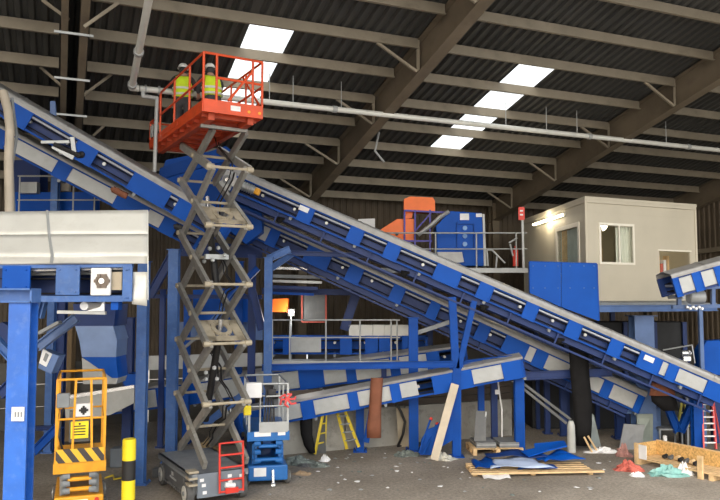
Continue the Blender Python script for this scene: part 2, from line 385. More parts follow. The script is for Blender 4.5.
# ================================================================== CONVEYORS
def conveyor(name, label, P0, P1, W, H, plates=(), infill=(), cover=.17, cm=None, frame_m=None, plate_m=None, rail=True, chord=0, infill_m=None, name_cat='conveyor', legs=(), n=None, seam=1.4):
    """P0,P1: near top edge; local x along, y away, z up"""
    P0 = V(P0); P1 = V(P1); a = (P1-P0); L = a.length; a.normalize()
    nn = V((0, 1, 0)) if n is None else V(n); nn = (nn - a*nn.dot(a)).normalized(); u = a.cross(nn).normalized()
    if u.z < 0: u = -u
    M = Matrix((a, nn, u)).transposed().to_4x4(); M.translation = P0
    fm = frame_m or BLUE; pm = plate_m or BLUE2; cm = cm or COVER; im = infill_m or PANELW
    base = (P0+P1)/2+nn*W/2 - u*H
    r = thing(name, label, name_cat, base)
    K = lambda: MB(M)
    m = K(); c = cover
    if c:
        prof = [(-.02, -c), (-.03, -c*.55), (-.015, -c*.2), (.04, 0), (W/2, .06), (W-.04, 0), (W+.015, -c*.2), (W+.02, -c)]
        m.add([(0, y, z) for y, z in prof]+[(L, y, z) for y, z in prof], [(i, i+1, 9+i, 8+i) for i in range(7)])
        x = seam*.6
        while x < L:
            pr_ = [(y*1.0+(-.012 if y < W/2 else .012), z+.012) for y, z in prof]
            m.add([(x-.02, y, z) for y, z in pr_]+[(x+.02, y, z) for y, z in pr_], [(i, i+1, 9+i, 8+i) for i in range(7)])
            x += seam
        m.build('belt_cover', cm, r, solid=.012)
    for side, y in (('near', 0), ('far', W)):
        m = K()
        m.bb((0, y, -c), (L, y+.06 if side == 'near' else y-.06, -c-.035))
        m.bb((0, y-.015, -H), (L, y+.07 if side == 'near' else y-.07, -H+.045))
        m.bb((0, y, -H), (.08, y+.05, -c)); m.bb((L-.08, y, -H), (L, y+.05, -c))
        if side == 'far': m.bb((0, y-.02, -H), (L, y, -c))
        m.build('side_frame', fm, r)
    for x0, x1 in plates:
        m = K(); m.bb((x0, -.025, -H-.01), (x1, .0, -c+.01))
        for bx in (x0+.05, x1-.05):
            for bz in (-H+.06, -c-.05): m.tube((bx, -.04, bz), (bx, -.02, bz), .014, 6)
        m.bb((x0, -.04, -H-.01), (x0+.012, -.02, -c)); m.bb((x1-.012, -.04, -H-.01), (x1, -.02, -c))
        m.build('side_plate', pm, r)
    for x0, x1 in infill:
        K().bb((x0, -.005, -H+.06), (x1, .015, -c-.04)).build('infill_panel', im, r)
    if rail:
        K().tube((.05, .03, -c-.09), (L-.05, .03, -c-.09), .025, 8).build('guide_rail', RAILM, r, smooth=True)
        K().bb((.05, .2, -H+.04), (L-.05, .22, -c)).build('dark_backing', DBLUE, r)  # dark plate added so the side openings look shaded inside
    K().bb((.1, .1, -c-.16), (L-.1, W-.1, -c-.14)).build('carrying_belt', BELT, r)
    K().bb((.1, .1, -H+.1), (L-.1, W-.1, -H+.12)).build('return_belt', BELT, r)
    x = .15; i = 0
    while x < L:
        K().tube((x, .05, -c-.2), (x, W-.05, -c-.2), .04, 8).build('roller', GALV, r)
        if i % 2 == 0:
            m = K(); m.tube((x, .02, -H-.03), (x, W-.02, -H-.03), .045, 8); m.bb((x-.03, .0, -H-.08), (x+.03, .03, -H+.05)); m.bb((x-.03, W-.03, -H-.08), (x+.03, W, -H+.05)); m.build('return_roller', GREY, r)
        x += .9; i += 1
    if chord:
        K().bb((.25, .12, -H-.16), (L-.25, W-.12, -H+.0)).build('under_tray', DBLUE, r)
        m = K(); m.bb((.3, .0, -H-chord), (L-.3, .05, -H-chord+.05)); m.bb((.3, W-.05, -H-chord), (L-.3, W, -H-chord+.05))
        x = .3
        while x < L-.6:
            m.bar((x, .035, -H-chord+.04), (x+.0, .035, -H+.03), .05, .04, up=(1, 0, 0)); x += 1.3
        m.build('lower_chord', DBLUE, r)
    for i, (x, gz) in enumerate(legs): pass
    return r, M, L
def px2m(L, x0, x1, xs):
    return [(L*(a-x0)/(x1-x0), L*(b-x0)/(x1-x0)) for a, b in xs]
def conv_px(name, label, a, b, Y, W, hpx, plates=(), infill=(), **k):
    P0 = at(*a, Y); P1 = at(*b, k.pop('Y1', Y)); L = (P1-P0).length
    ang = math.atan2(abs(b[1]-a[1]), b[0]-a[0]); H = hpx*PY(Y)/720*math.cos(ang)
    return conveyor(name, label, P0, P1, W, H, px2m(L, a[0], b[0], plates), px2m(L, a[0], b[0], infill), **k)
C1 = conv_px('inclined_conveyor', 'long blue conveyor with grey cover descending from the lift to the lower right corner', (231, 166), (735, 383.5), 16.4, 1.1, 25.5,
    [(232, 246), (306, 320), (356, 370), (393, 407), (443, 468), (486, 500), (532, 545), (574, 588), (616, 629), (645, 667), (673, 683), (711, 730)],
    [(667, 673), (683, 711)], chord=.34)
C2 = conv_px('inclined_conveyor', 'blue conveyor with grey cover running parallel beneath the longest conveyor', (226, 200), (648, 391.5), 18.0, 1.0, 26,
    [(240, 252), (275, 285), (313, 337), (355, 369), (399, 411), (436, 446), (484, 496), (511, 534), (541, 553), (608, 617), (641, 647)],
    [(252, 275), (534, 541), (553, 575), (588, 608), (617, 641)], chord=.25)
C0 = conv_px('inclined_conveyor', 'steep blue conveyor descending from the upper left edge behind the scissor lift', (-8, 81.5), (236, 222), -15.4, .9, 31,
    [(-4, 0), (15, 35), (78, 98), (134, 172), (180, 196), (215, 233)], [], cover=.15, seam=1.1, Y1=-16.9)
C3 = conv_px('inclined_conveyor', 'blue conveyor with grey side panels below the steep left conveyor', (-8, 119), (205, 232), -16.7, .8, 25,
    [(-4, 12), (58, 72), (118, 150), (165, 180)], [(12, 58), (72, 118), (150, 165)], cover=.1, Y1=-18.1)
C4 = conv_px('rising_conveyor', 'blue and pale grey conveyor rising to the right behind the horizontal beam', (60, 398), (466, 344.5), 18.6, .8, 23,
    [(100, 106), (155, 170), (186, 200), (240, 255), (297, 322), (344, 354), (388, 398), (425, 438)],
    [(62, 100), (106, 155), (170, 186), (200, 240), (255, 297), (322, 344), (354, 388), (398, 425)], cover=.07, rail=False)
C5 = conv_px('rising_conveyor', 'lower pale panelled blue conveyor rising right above the yellow step ladder', (236, 411), (522, 356), 16.45, .6, 21,
    [(238, 262), (299, 312), (346, 356), (388, 398), (430, 470), (500, 520)],
    [(262, 299), (312, 346), (356, 388), (398, 415), (470, 500)], cover=.07, rail=False)
C8 = conv_px('level_conveyor', 'level blue conveyor behind the main walkway railing', (268, 336), (428, 336), 19.2, .5, 18,
    [(268, 274), (283, 291), (340, 352), (365, 378), (379, 391), (402, 410)], [(291, 321)], cover=0, rail=False)
C7 = conv_px('short_conveyor', 'short blue conveyor feeding into the hatch of the cream cabin', (670, 274), (735, 256), -16.6, .8, 25,
    [(670, 676), (689, 698), (711, 721)], [(676, 689), (698, 711), (721, 735)], cover=.11, rail=False, frame_m=DBLUE)
# motor and bearing of the long conveyor
M = C1[1]; r = C1[0]
MB(M).bb((-.05, -.16, -.62), (.26, -.03, -.14)).build('bearing_plate', PANELW, r, bevel=.03)
m = MB(M); m.tube((.1, -.2, -.38), (.1, -.15, -.38), .12, 16); m.build('bearing_housing', GREY, r, smooth=True)
MB(M).tube((.1, -.23, -.38), (.1, -.19, -.38), .05, 12).build('bearing_cap', CHROME, r, smooth=True)
m = MB(M); m.tube((.36, -.17, -.36), (.86, -.17, -.36), .1, 14)
for k in range(7): m.tube((.42+.06*k, -.17, -.36), (.44+.06*k, -.17, -.36), .125, 14)
m.bb((.26, -.26, -.48), (.4, -.02, -.24)); m.build('drive_motor', GALV, r, smooth=True)
MB(M).bb((.86, -.28, -.44), (1.0, -.08, -.27)).build('motor_end_cap', YELLOW, r, bevel=.03)
for xx, zz in ((2.05, -.26), (11.6, -.28), (13.9, -.3)):
    MB(M).bb((xx, -.045, zz-.08), (xx+.26, -.035, zz+.05)).build('white_label', PAPER, r)
for xx in (1.7, 5.2, 7.4, 9.5):
    m = MB(M); m.ball((xx, .1, -.78), .09, 8); m.tube((xx-.1, .1, -.76), (xx+.12, .1, -.7), .04, 6); m.build('belt_scraper', BELT, r)
# gear motor on the near-left conveyor further below; discharge hood at the head of the long conveyor
def ppoly(pts, Y, dep): m = MB(); m.prism([at(x, y, Y) for x, y in pts], (0, dep, 0)); return m
YH = 17.55
hood = thing('discharge_hood', 'blue sheet metal hood beneath the orange platform at the conveyor head', 'hood', at(200, 225, 17))
ppoly([(160, 175), (166, 160), (206, 152), (233, 158), (236, 168), (222, 226), (200, 222), (186, 196)], YH, .8).build('hood_shell', BLUE2, hood)
ppoly([(158, 179), (160, 168), (226, 146), (232, 151), (230, 160)], YH-.08, .1).build('upper_flange', BLUE, hood)
m = MB()
for a_, b_ in (((168, 166), (228, 152)), ((163, 178), (196, 168))): m.bar(at(*a_, YH-.04), at(*b_, YH-.04), .06, .05)
m.build('stiffening_rib', BLUE, hood)
ppoly([(224, 226), (236, 196), (262, 206), (262, 232), (246, 244)], YH+.02, .4).build('transfer_chute', BLUE2, hood)
# white covers and clamp on the steep conveyor (open window with drive)
M = C0[1]; r = C0[0]
m = MB(M); m.bb((1.75, -.08, -.62), (2.25, .02, -.5)); m.bar((1.5, -.05, -.62), (2.0, -.05, -.3), .06, .06); m.bar((2.0, -.06, -.18), (2.2, -.06, -.45), .07, .09); m.build('belt_scraper', GALV, r)
m = MB(M); m.tube((1.75, -.06, -.52), (2.35, -.06, -.46), .06, 8); m.ball((2.35, -.04, -.42), .08); m.build('scraper_motor', BLACK, r)
for k, (xx, zz) in enumerate(((3.3, -.75), (4.9, -.78))):
    m = MB(M); m.tube((xx, -.02, zz), (xx+.35, -.02, zz+.02), .075, 8)
    for j in range(4): m.ball((xx+.1*j, -.05, zz+.05*(j % 2)), .05, 6)
    m.build('return_drive', RUST if k == 0 else BLACK, r)
# ------------------------------------------------------------------ steel posts and beams
def post(label, x, wpx, ytop, Y, m_=None, xt=None, plate=True, name='support_post', g='blue steel posts', ybase=None):
    w = wpx*PY(Y)/720; top = at(xt or x, ytop, Y)
    bx = at(x, 400, Y)
    base = V((bx.x, PY(Y), 0)); top = V((base.x if xt is None else top.x, PY(Y), top.z))
    r = thing(name, label, 'post', base, g)
    MB().ibeam(base+V((0, 0, .02)), top, w, w*.9, .025, up=(0, 1, 0)).build('post_shaft', m_ or BLUE, r)
    if plate:
        m = MB(); m.box(base+V((0, 0, .012)), (w*1.7, w*1.7, .024))
        for sx in (-1, 1):
            for sy in (-1, 1): m.tube(base+V((sx*w*.7, sy*w*.7, .02)), base+V((sx*w*.7, sy*w*.7, .06)), .02, 6)
        m.build('base_plate', m_ or BLUE, r)
    MB().box(top+V((0, 0, .01)), (w*1.3, w*1.2, .02)).build('cap_plate', m_ or BLUE, r)
    return r
post('pale blue post left of the scissor lift, hanging below the white hood', 141.5, 10, 262, 15.85, LBLUE)
post('pale blue post directly behind the scissor lift arms', 172, 10, 250, 15.96, LBLUE)
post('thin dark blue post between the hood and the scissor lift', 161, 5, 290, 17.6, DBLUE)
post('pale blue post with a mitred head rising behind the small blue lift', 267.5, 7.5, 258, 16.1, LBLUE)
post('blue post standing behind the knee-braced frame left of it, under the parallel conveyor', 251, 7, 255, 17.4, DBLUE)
post('blue post under the parallel conveyor, right of the brown hanging belt', 413.5, 9, 318, 17.25, BLUE)
post('short blue post behind the brown hanging belt', 360, 8, 404, 17.15, BLUE)
post('blue post holding the dark cross beam, left of the black hanging belt', 519, 9, 372, 16.9, BLUE)
post('blue post below the right end of the long conveyor, beside the red ladder', 696, 9, 386, 17.2, BLUE)
post('slim blue post behind the pallet of grey panels', 481, 6, 372, 17.8, BLUE)
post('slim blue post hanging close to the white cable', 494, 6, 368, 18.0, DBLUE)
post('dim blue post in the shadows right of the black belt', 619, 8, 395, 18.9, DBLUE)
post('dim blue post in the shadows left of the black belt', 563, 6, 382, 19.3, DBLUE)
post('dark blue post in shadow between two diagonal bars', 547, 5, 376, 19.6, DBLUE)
post('blue post beneath the floor of the cabin, broad and square', 643, 19, 316, 18.3, SBLUE, plate=False)
post('blue post behind the yellow lift at its right', 128, 9, 318, 17.6, DBLUE)
post('blue post behind the scissor arms, right of the pale post', 186, 6, 300, 18.2, BLUE)
post('blue post seen between the scissor arms at their right', 238, 7, 262, 18.7, BLUE)
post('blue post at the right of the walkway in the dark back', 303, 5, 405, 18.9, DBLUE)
# V post
v = thing('forked_post', 'blue post with a V-shaped fork carrying the long conveyor', 'post', az(456, 460), 'blue steel posts')
Yv = 16.5; bs = V((at(456, 400, Yv).x, PY(Yv), 0)); cr = at(456.5, 368, Yv); w = .21
MB().ibeam(bs, cr, w, w, .025, up=(0, 1, 0)).build('post_shaft', BLUE, v)
MB().box(bs+V((0, 0, .015)), (.36, .36, .03)).build('base_plate', BLUE, v)
MB().ibeam(cr-V((.02, 0, .1)), at(452, 297, Yv), .19, .16, .025, up=(0, 1, 0)).build('left_fork', BLUE, v)
MB().ibeam(cr+V((.03, 0, -.1)), at(474, 301, Yv), .14, .16, .025, up=(0, 1, 0)).build('right_fork', BLUE, v)
MB().box(cr, (.34, .05, .3)).build('joint_plate', BLUE2, v)
def beam(label, a, b, Y, hpx, m_=None, Y1=None, w=.15, name='cross_beam', g='blue beams and braces', I=True):
    p = at(*a, Y); q = at(*b, Y1 or Y); h = hpx*PY(Y)/720
    mb = MB(); (mb.ibeam(p, q, w, h, .02) if I else mb.bar(p, q, w, h))
    return solo(mb, name, m_ or BLUE, label, 'beam', g)
beam('bright blue horizontal beam in front of the rising conveyors', (262, 367.5), (453, 364), 16.2, 6.5, BLUE)
beam('blue horizontal beam right of the forked post', (460, 363), (512, 357), 16.7, 4, BLUE)
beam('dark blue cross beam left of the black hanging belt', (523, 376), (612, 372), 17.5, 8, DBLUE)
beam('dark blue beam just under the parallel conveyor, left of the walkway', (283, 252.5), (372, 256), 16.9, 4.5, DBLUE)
beam('blue mitred strut from the pale post up to the dark beam', (268, 259), (290, 249), 16.4, 7, LBLUE, name='knee_strut')
beam('pale diagonal strut behind the mitred strut', (272, 268), (292, 254), 16.9, 6, LBLUE, name='knee_strut')
beam('blue diagonal strut descending left from the pale post head', (258, 268), (226, 300), 17.0, 6, BLUE, name='diagonal_brace')
beam('pale blue diagonal strut behind the right scissor arms', (240, 290), (212, 322), 17.0, 6, LBLUE, name='diagonal_brace')
beam('pale diagonal brace low behind the scissor arms', (246, 392), (205, 425), 17.0, 7, LBLUE, name='diagonal_brace')
beam('dark diagonal bar, upper of the two by the black belt', (521, 382), (570, 419), 17.1, 2.5, CHAS, name='diagonal_brace', I=False)
beam('dark diagonal bar, lower of the two by the black belt', (521, 387), (566, 423), 17.1, 2.5, CHAS, name='diagonal_brace', I=False)
beam('grey pipe beam under the parallel conveyor', (416, 333), (452, 321), 17.4, 4, GREY, name='diagonal_brace', I=False)
for i, y in enumerate((268, 276, 281, 287, 293)):
    beam(['topmost', 'second', 'third', 'fourth', 'lowest'][i]+' level bar in the dim gap above the walkway railing', (273, y), (330-i*4, y+1.5), 18.6+.05*i, 2.5+.8*(i % 2), [CHROME, GREY, GALV, DBLUE, BLUE][i], name='level_bar', I=False)
beam('dark blue lintel beam above the framed panel behind the railing', (262, 291), (395, 293), 19.4, 6, DBLUE, name='cross_beam')
beam('dark blue diagonal support right of the framed panel', (356, 294), (344, 330), 19.3, 9, DBLUE, name='diagonal_brace')
beam('blue diagonal leg behind the pale post head', (252, 290), (262, 330), 17.2, 8, DBLUE, name='diagonal_brace')
beam('dark diagonal brace under the white hood', (175, 250), (150, 296), 17.0, 8, DBLUE, name='diagonal_brace')
beam('blue diagonal leg beside the short post under the lower conveyor', (372, 408), (366, 442), 17.0, 6, BLUE, name='diagonal_brace')
beam('dim blue strut of a V frame behind the crate', (666, 402), (678, 432), 17.8, 7, BLUE, name='diagonal_brace')
beam('blue strut of a V frame behind the crate, right half', (692, 404), (680, 432), 17.8, 7, BLUE, name='diagonal_brace')
beam('blue beam under the cabin conveyor end at the right edge', (676, 288), (722, 287), 16.2, 4, DBLUE)
beam('short blue beam on the dim frame behind the leaning board', (624, 410), (655, 410), 18.2, 6, SBLUE)
beam('blue beam crossing behind the left pale posts, under the hood', (100, 296), (262, 297), 18.0, 4, DBLUE)
# ================================================================== SCISSOR LIFTS
def wheel(M, c, r_, w, parent):
    m = MB(M); m.tube(V(c)-V((w/2, 0, 0)), V(c)+V((w/2, 0, 0)), r_, 20); o = m.build('wheel', TYRE, parent, smooth=True, bevel=.02)
    m = MB(M); m.tube(V(c)-V((w/2+.012, 0, 0)), V(c)+V((w/2+.012, 0, 0)), r_*.66, 18); m.build('rim', RIM, o, smooth=True)
    m = MB(M); m.tube(V(c)-V((w/2+.03, 0, 0)), V(c)+V((w/2+.03, 0, 0)), r_*.2, 10); m.build('hub', GREY, o)
def scissors(M, r, z0, z1, nlev, half_w, half_l, arm=(.06, .11), am=None, bars=True, levels=None):
    am = am or ARM; hl = half_l; dz = (z1-z0)/nlev
    for k in range(nlev):
        za, zb = (levels[k], levels[k+1]) if levels else (z0+dz*k, z0+dz*k+dz)
        for sx in (-1, 1):
            MB(M).bar((sx*half_w, -hl, za), (sx*half_w, hl, zb), arm[0], arm[1]).build('scissor_arm', am, r)
            MB(M).bar((sx*(half_w-arm[0]-.01), -hl, zb), (sx*(half_w-arm[0]-.01), hl, za), arm[0], arm[1]).build('scissor_arm', am, r)
        if bars:
            for y, zz in ((-hl, zb), (hl, zb), (0, (za+zb)/2)):
                if zz < z1-.01: 
                    m = MB(M); m.tube((-half_w-.05, y, zz), (half_w+.05, y, zz), .03, 8)
                    m.tube((-half_w-.07, y, zz), (-half_w+.07, y, zz), .055, 10); m.tube((half_w-.07, y, zz), (half_w+.07, y, zz), .055, 10)
                    m.build('pivot_bar', ARML if am == ARM else am, r)
# --- the big lift
LM = yawm((-3.36, 15.35, 0), 30); CM = yawm((-3.33, 15.33, 0), 30); SM = yawm((-3.14, 15.33, 0), 30)
big = thing('scissor_lift', 'tall fully raised scissor lift with orange platform and grey chassis', 'lift', (-3.44, 15.35, 0))
m = MB(CM); m.bb((-.52, -1.12, .2), (.52, 1.12, .55)); m.build('chassis', CHAS, big, bevel=.03)
m = MB(CM); m.bb((-.6, -1.18, .55), (.6, 1.15, .62)); m.bb((-.6, -1.18, .5), (-.53, 1.15, .62)); m.bb((.53, -1.18, .5), (.6, 1.15, .62)); m.build('chassis_deck', GREY, big, bevel=.01)
m = MB(CM)
for k in range(9): m.bb((-.6, -.62+.15*k, .14), (-.54, -.53+.15*k, .2))
m.bb((-.58, -.7, .17), (-.53, .75, .5)); m.build('pothole_guard', CHAS, big)
m = MB(CM)
for k in range(6): m.bb((-.59, -.25+.085*k, .3), (-.583, -.2+.085*k, .34))
m.bb((-.59, -.02, .36), (-.583, .12, .44)); m.build('maker_mark', PANELW, big)
MB(CM).bb((-.44, -1.2, .16), (.5, -1.12, .62)).build('front_panel', mat('blue_grey_paint', (.17, .20, .24), .5), big, bevel=.01)
for sx in (-1, 1):
    for sy in (-1, 1): wheel(CM, (sx*.54, sy*.88-.03, .22), .22, .15, big)
m = MB(CM)
for zz in (.5, .62, .74): m.bb((-.61, -1.19, zz-.1), (-.42, -.95, zz-.06))
m.build('tie_down_lug', ARML, big)
# ladder on the chassis front
m = MB(CM)
for x in (-.02, .46): m.tube((x, -1.26, .22), (x, -1.22, 1.18), .022, 8)
for zz in (.24, .46, .7, .94, 1.17): m.tube((-.02, -1.25, zz), (.46, -1.25, zz), .02, 8)
m.bb((.1, -1.27, .2), (.36, -1.23, .3)); m.build('entry_ladder', RED, big)
m = MB(CM)
m.tube((.1, -1.22, .36), (.3, -1.22, .33), .05, 8); m.ball((.2, -1.23, .42), .05); m.build('electrical_connector', PAPER, big)
m = MB(CM)
for x, zz in ((-.36, .5), (-.32, .4), (-.3, .26), (.44, .5), (.2, .52)): MB(CM).bb((x-.04, -1.206, zz-.03), (x+.04, -1.2, zz+.03)).build('warning_label', PAPER, big)
Z0, Z1, NL = .74, 7.42, 6
dz = 1.178
ZL = [Z0+dz*k for k in range(6)]+[Z1]
scissors(SM, big, Z0, Z1, NL, .43, 1.0, (.075, .165), levels=ZL)
# hydraulic cylinders and cylinder mounts
for k0, k1, y0, y1 in ((.55, 2.05, .35, -.45), (3.0, 4.3, -.25, .35)):
    m = MB(SM); m.tube((0, y0, Z0+dz*k0), (0, y1, Z0+dz*k1), .075, 12); c_ = m.build('hydraulic_cylinder', BLACK, big, smooth=True)
    MB(SM).tube((0, y1, Z0+dz*k1), (0, y1*1.25, Z0+dz*(k1+.35)), .045, 10).build('piston_rod', CHROME, c_, smooth=True)
for k, sgn in ((2, 1), (4, 1)):
    # perforated plate between the pair of arms that descend towards the camera
    za = Z0+dz*k; zb = za+dz
    p = V((0, -.95, za)) if False else V((0, -1.0, za))
    a_ = (V((0, 1.0, zb))-V((0, -1.0, za))).normalized() if False else (V((0, 1.0, zb))-V((0, -1.0, za))).normalized()
    Mx = SM @ frame(V((0, -1.0, za)), a_, (-1, 0, 0))
    m = MB(Mx)
    x0, x1 = .06, .8
    # ring shaped plate: border bars plus a rim round an oval opening
    m.bb((x0, -.4, .02), (x0+.14, .4, .05)); m.bb((x1-.15, -.4, .02), (x1, .4, .05)); m.bb((x0, -.4, .02), (x1, -.22, .05)); m.bb((x0, .2, .02), (x1, .4, .05))
    for j in range(20):
        t0 = 2*PI*j/20; t1 = 2*PI*(j+1)/20
        m.bar((x0+.42+.22*math.cos(t0), .17*math.sin(t0), .045), (x0+.42+.22*math.cos(t1), .17*math.sin(t1), .045), .09, .04)
    m.build('cross_plate', ARML, big)
m = MB(SM)
for k in range(6):
    pts = []
    for j in range(7):
        f = j/6; y = (-1+2*f)*(1 if k % 2 else -1)*.8; pts.append((.18+.05*math.sin(j*2+k), y, Z0+dz*(k+f)+.07*math.sin(j*3)))
    m.path(pts, .018, 6); m.path([(x-.07, y, z+.04) for x, y, z in pts], .012, 6)
m.build('hydraulic_hose', BLACK, big)
m = MB(SM)
for k in (1, 3):
    for j in range(5): m.ball((random.uniform(-.2, .2), random.uniform(-.5, .1), Z0+dz*(k+.5)+random.uniform(-.2, .2)), .05, 6)
m.build('hose_fittings', PANELW, big)
MB(SM).bb((-.25, -.3, Z0+dz*3.5-.05), (.25, -.2, Z0+dz*3.5+.05)).build('valve_block', PANELW, big)
# platform
PZ = 7.57; PW = .6; Y0, Y1 = -1.78, 2.28
m = MB(LM); m.bb((-PW, Y0, PZ), (PW, Y1, PZ+.06)); m.build('platform_floor', ORANGE, big)
m = MB(LM)
for x in (-.4, .4): m.bb((x-.06, Y0+.1, PZ-.14), (x+.06, Y1-.2, PZ))
for k in range(8): m.bb((-.56, Y0+.2+.5*k, PZ-.07), (.56, Y0+.26+.5*k, PZ))
m.build('underframe', mat('dull_orange_paint', (.42, .06, .02), .6, 0, .2, 4), big)
m = MB(LM)
for x in (-PW, PW): m.bb((x-.02, Y0, PZ-.02), (x+.02, Y1, PZ+.2))
for y in (Y0, Y1): m.bb((-PW, y-.02, PZ-.02), (PW, y+.02, PZ+.23))
m.bb((-PW-.03, -.1, PZ+.05), (-PW, Y1, PZ+.14))
m.build('toe_board', ORANGE, big)
MB(LM).bb((-.06, Y0-.03, PZ+.06), (.14, Y0-.022, PZ+.16)).build('white_label', PAPER, big)
for x in (-PW+.32+.6, PW-.06): MB(LM).tube((x, Y0-.03, PZ+.08), (x, Y0-.02, PZ+.08), .03, 10).build('marker_light', YELLOW, big)
def rail_part(nm, segs, r_=.022):
    m = MB(LM)
    for p, q in segs: m.tube(p, q, r_, 8)
    return m.build(nm, ORANGE, big)
zt = PZ+1.13; zm = PZ+.62
rail_part('front_guardrail', [((-PW, Y0, zt), (PW, Y0, zt)), ((-PW, Y0, PZ+.2), (-PW, Y0, zt)), ((-PW+.26, Y0, PZ+.2), (-PW+.26, Y0, zt)), ((PW-.2, Y0, PZ+.2), (PW-.2, Y0, zt-.03)), ((PW, Y0, PZ+.2), (PW, Y0, zt)),
    ((-PW+.26, Y0, zm+.05), (PW, Y0, zm+.05)), ((-PW+.5, Y0, PZ+.25), (PW-.2, Y0, zm+.3))], .026)
rail_part('left_guardrail', [((-PW, Y0, zt), (-PW, Y1-.9, zt)), ((-PW, Y0, zm), (-PW, Y1-.9, zm)), ((-PW, Y0+.9, PZ+.2), (-PW, Y0+.9, zt)), ((-PW, Y0+2.0, PZ+.2), (-PW, Y0+2.0, zt)),
    ((-PW, Y1-.9, zt), (-PW, Y1-.55, zm)), ((-PW, Y1-.9, PZ+.2), (-PW, Y1-.9, zt)), ((-PW, Y1-.55, zm), (-PW, Y1, zm)), ((-PW, Y1, PZ+.2), (-PW, Y1, zm)), ((-PW, Y1-.5, PZ+.2), (-PW, Y1-.5, zm))], .024)
rail_part('right_guardrail', [((PW, Y0, zt), (PW, Y1, zt)), ((PW, Y0, zm), (PW, Y1, zm))] + [((PW, Y0+.9*k, PZ+.2), (PW, Y0+.9*k, zt)) for k in range(1, 5)]+[((PW, Y0+.1, PZ+.25), (PW, Y0+1.1, zt))], .024)
rail_part('rear_guardrail', [((-PW, Y1, zm), (PW, Y1, zm)), ((0, Y1, PZ+.2), (0, Y1, zm)), ((PW, Y1, PZ+.2), (PW, Y1, zt))])
m = MB(LM); m.bb((-PW-.06, Y1-.34, PZ+.22), (-PW-.02, Y1-.2, PZ+.48)); m.build('control_box', PANELW, big)
m = MB(LM); m.bb((-PW+.12, Y0+.5, PZ-.2), (PW-.12, Y0+.58, PZ-.14)); m.build('support_channel', ARM, big)
# --- workers
def skinned(name, parent, chains, m_, sub=2):
    """chains: list of joint lists [(pos, radius)], each starting from a previous vertex index or None"""
    vs = []; es = []; rs = []
    idx = {}
    for ch in chains:
        prev = None
        for key, p, r_ in ch:
            if key in idx: prev = idx[key]; continue
            idx[key] = len(vs); vs.append(V(p)); rs.append(r_)
            if prev is not None: es.append((prev, idx[key]))
            prev = idx[key]
    me = bpy.data.meshes.new(name); me.from_pydata([tuple(v_) for v_ in vs], es, []); me.update()
    o = bpy.data.objects.new(name, me); COL.objects.link(o); me.materials.append(m_)
    o.parent = parent
    sm = o.modifiers.new('skin', 'SKIN')
    for i, sv in enumerate(me.skin_vertices[0].data):
        rr = rs[i] if isinstance(rs[i], tuple) else (rs[i], rs[i]); sv.radius = rr; sv.use_root = (i == 0)
    sm.use_smooth_shade = True
    sb = o.modifiers.new('sub', 'SUBSURF'); sb.levels = sub; sb.render_levels = sub
    return o
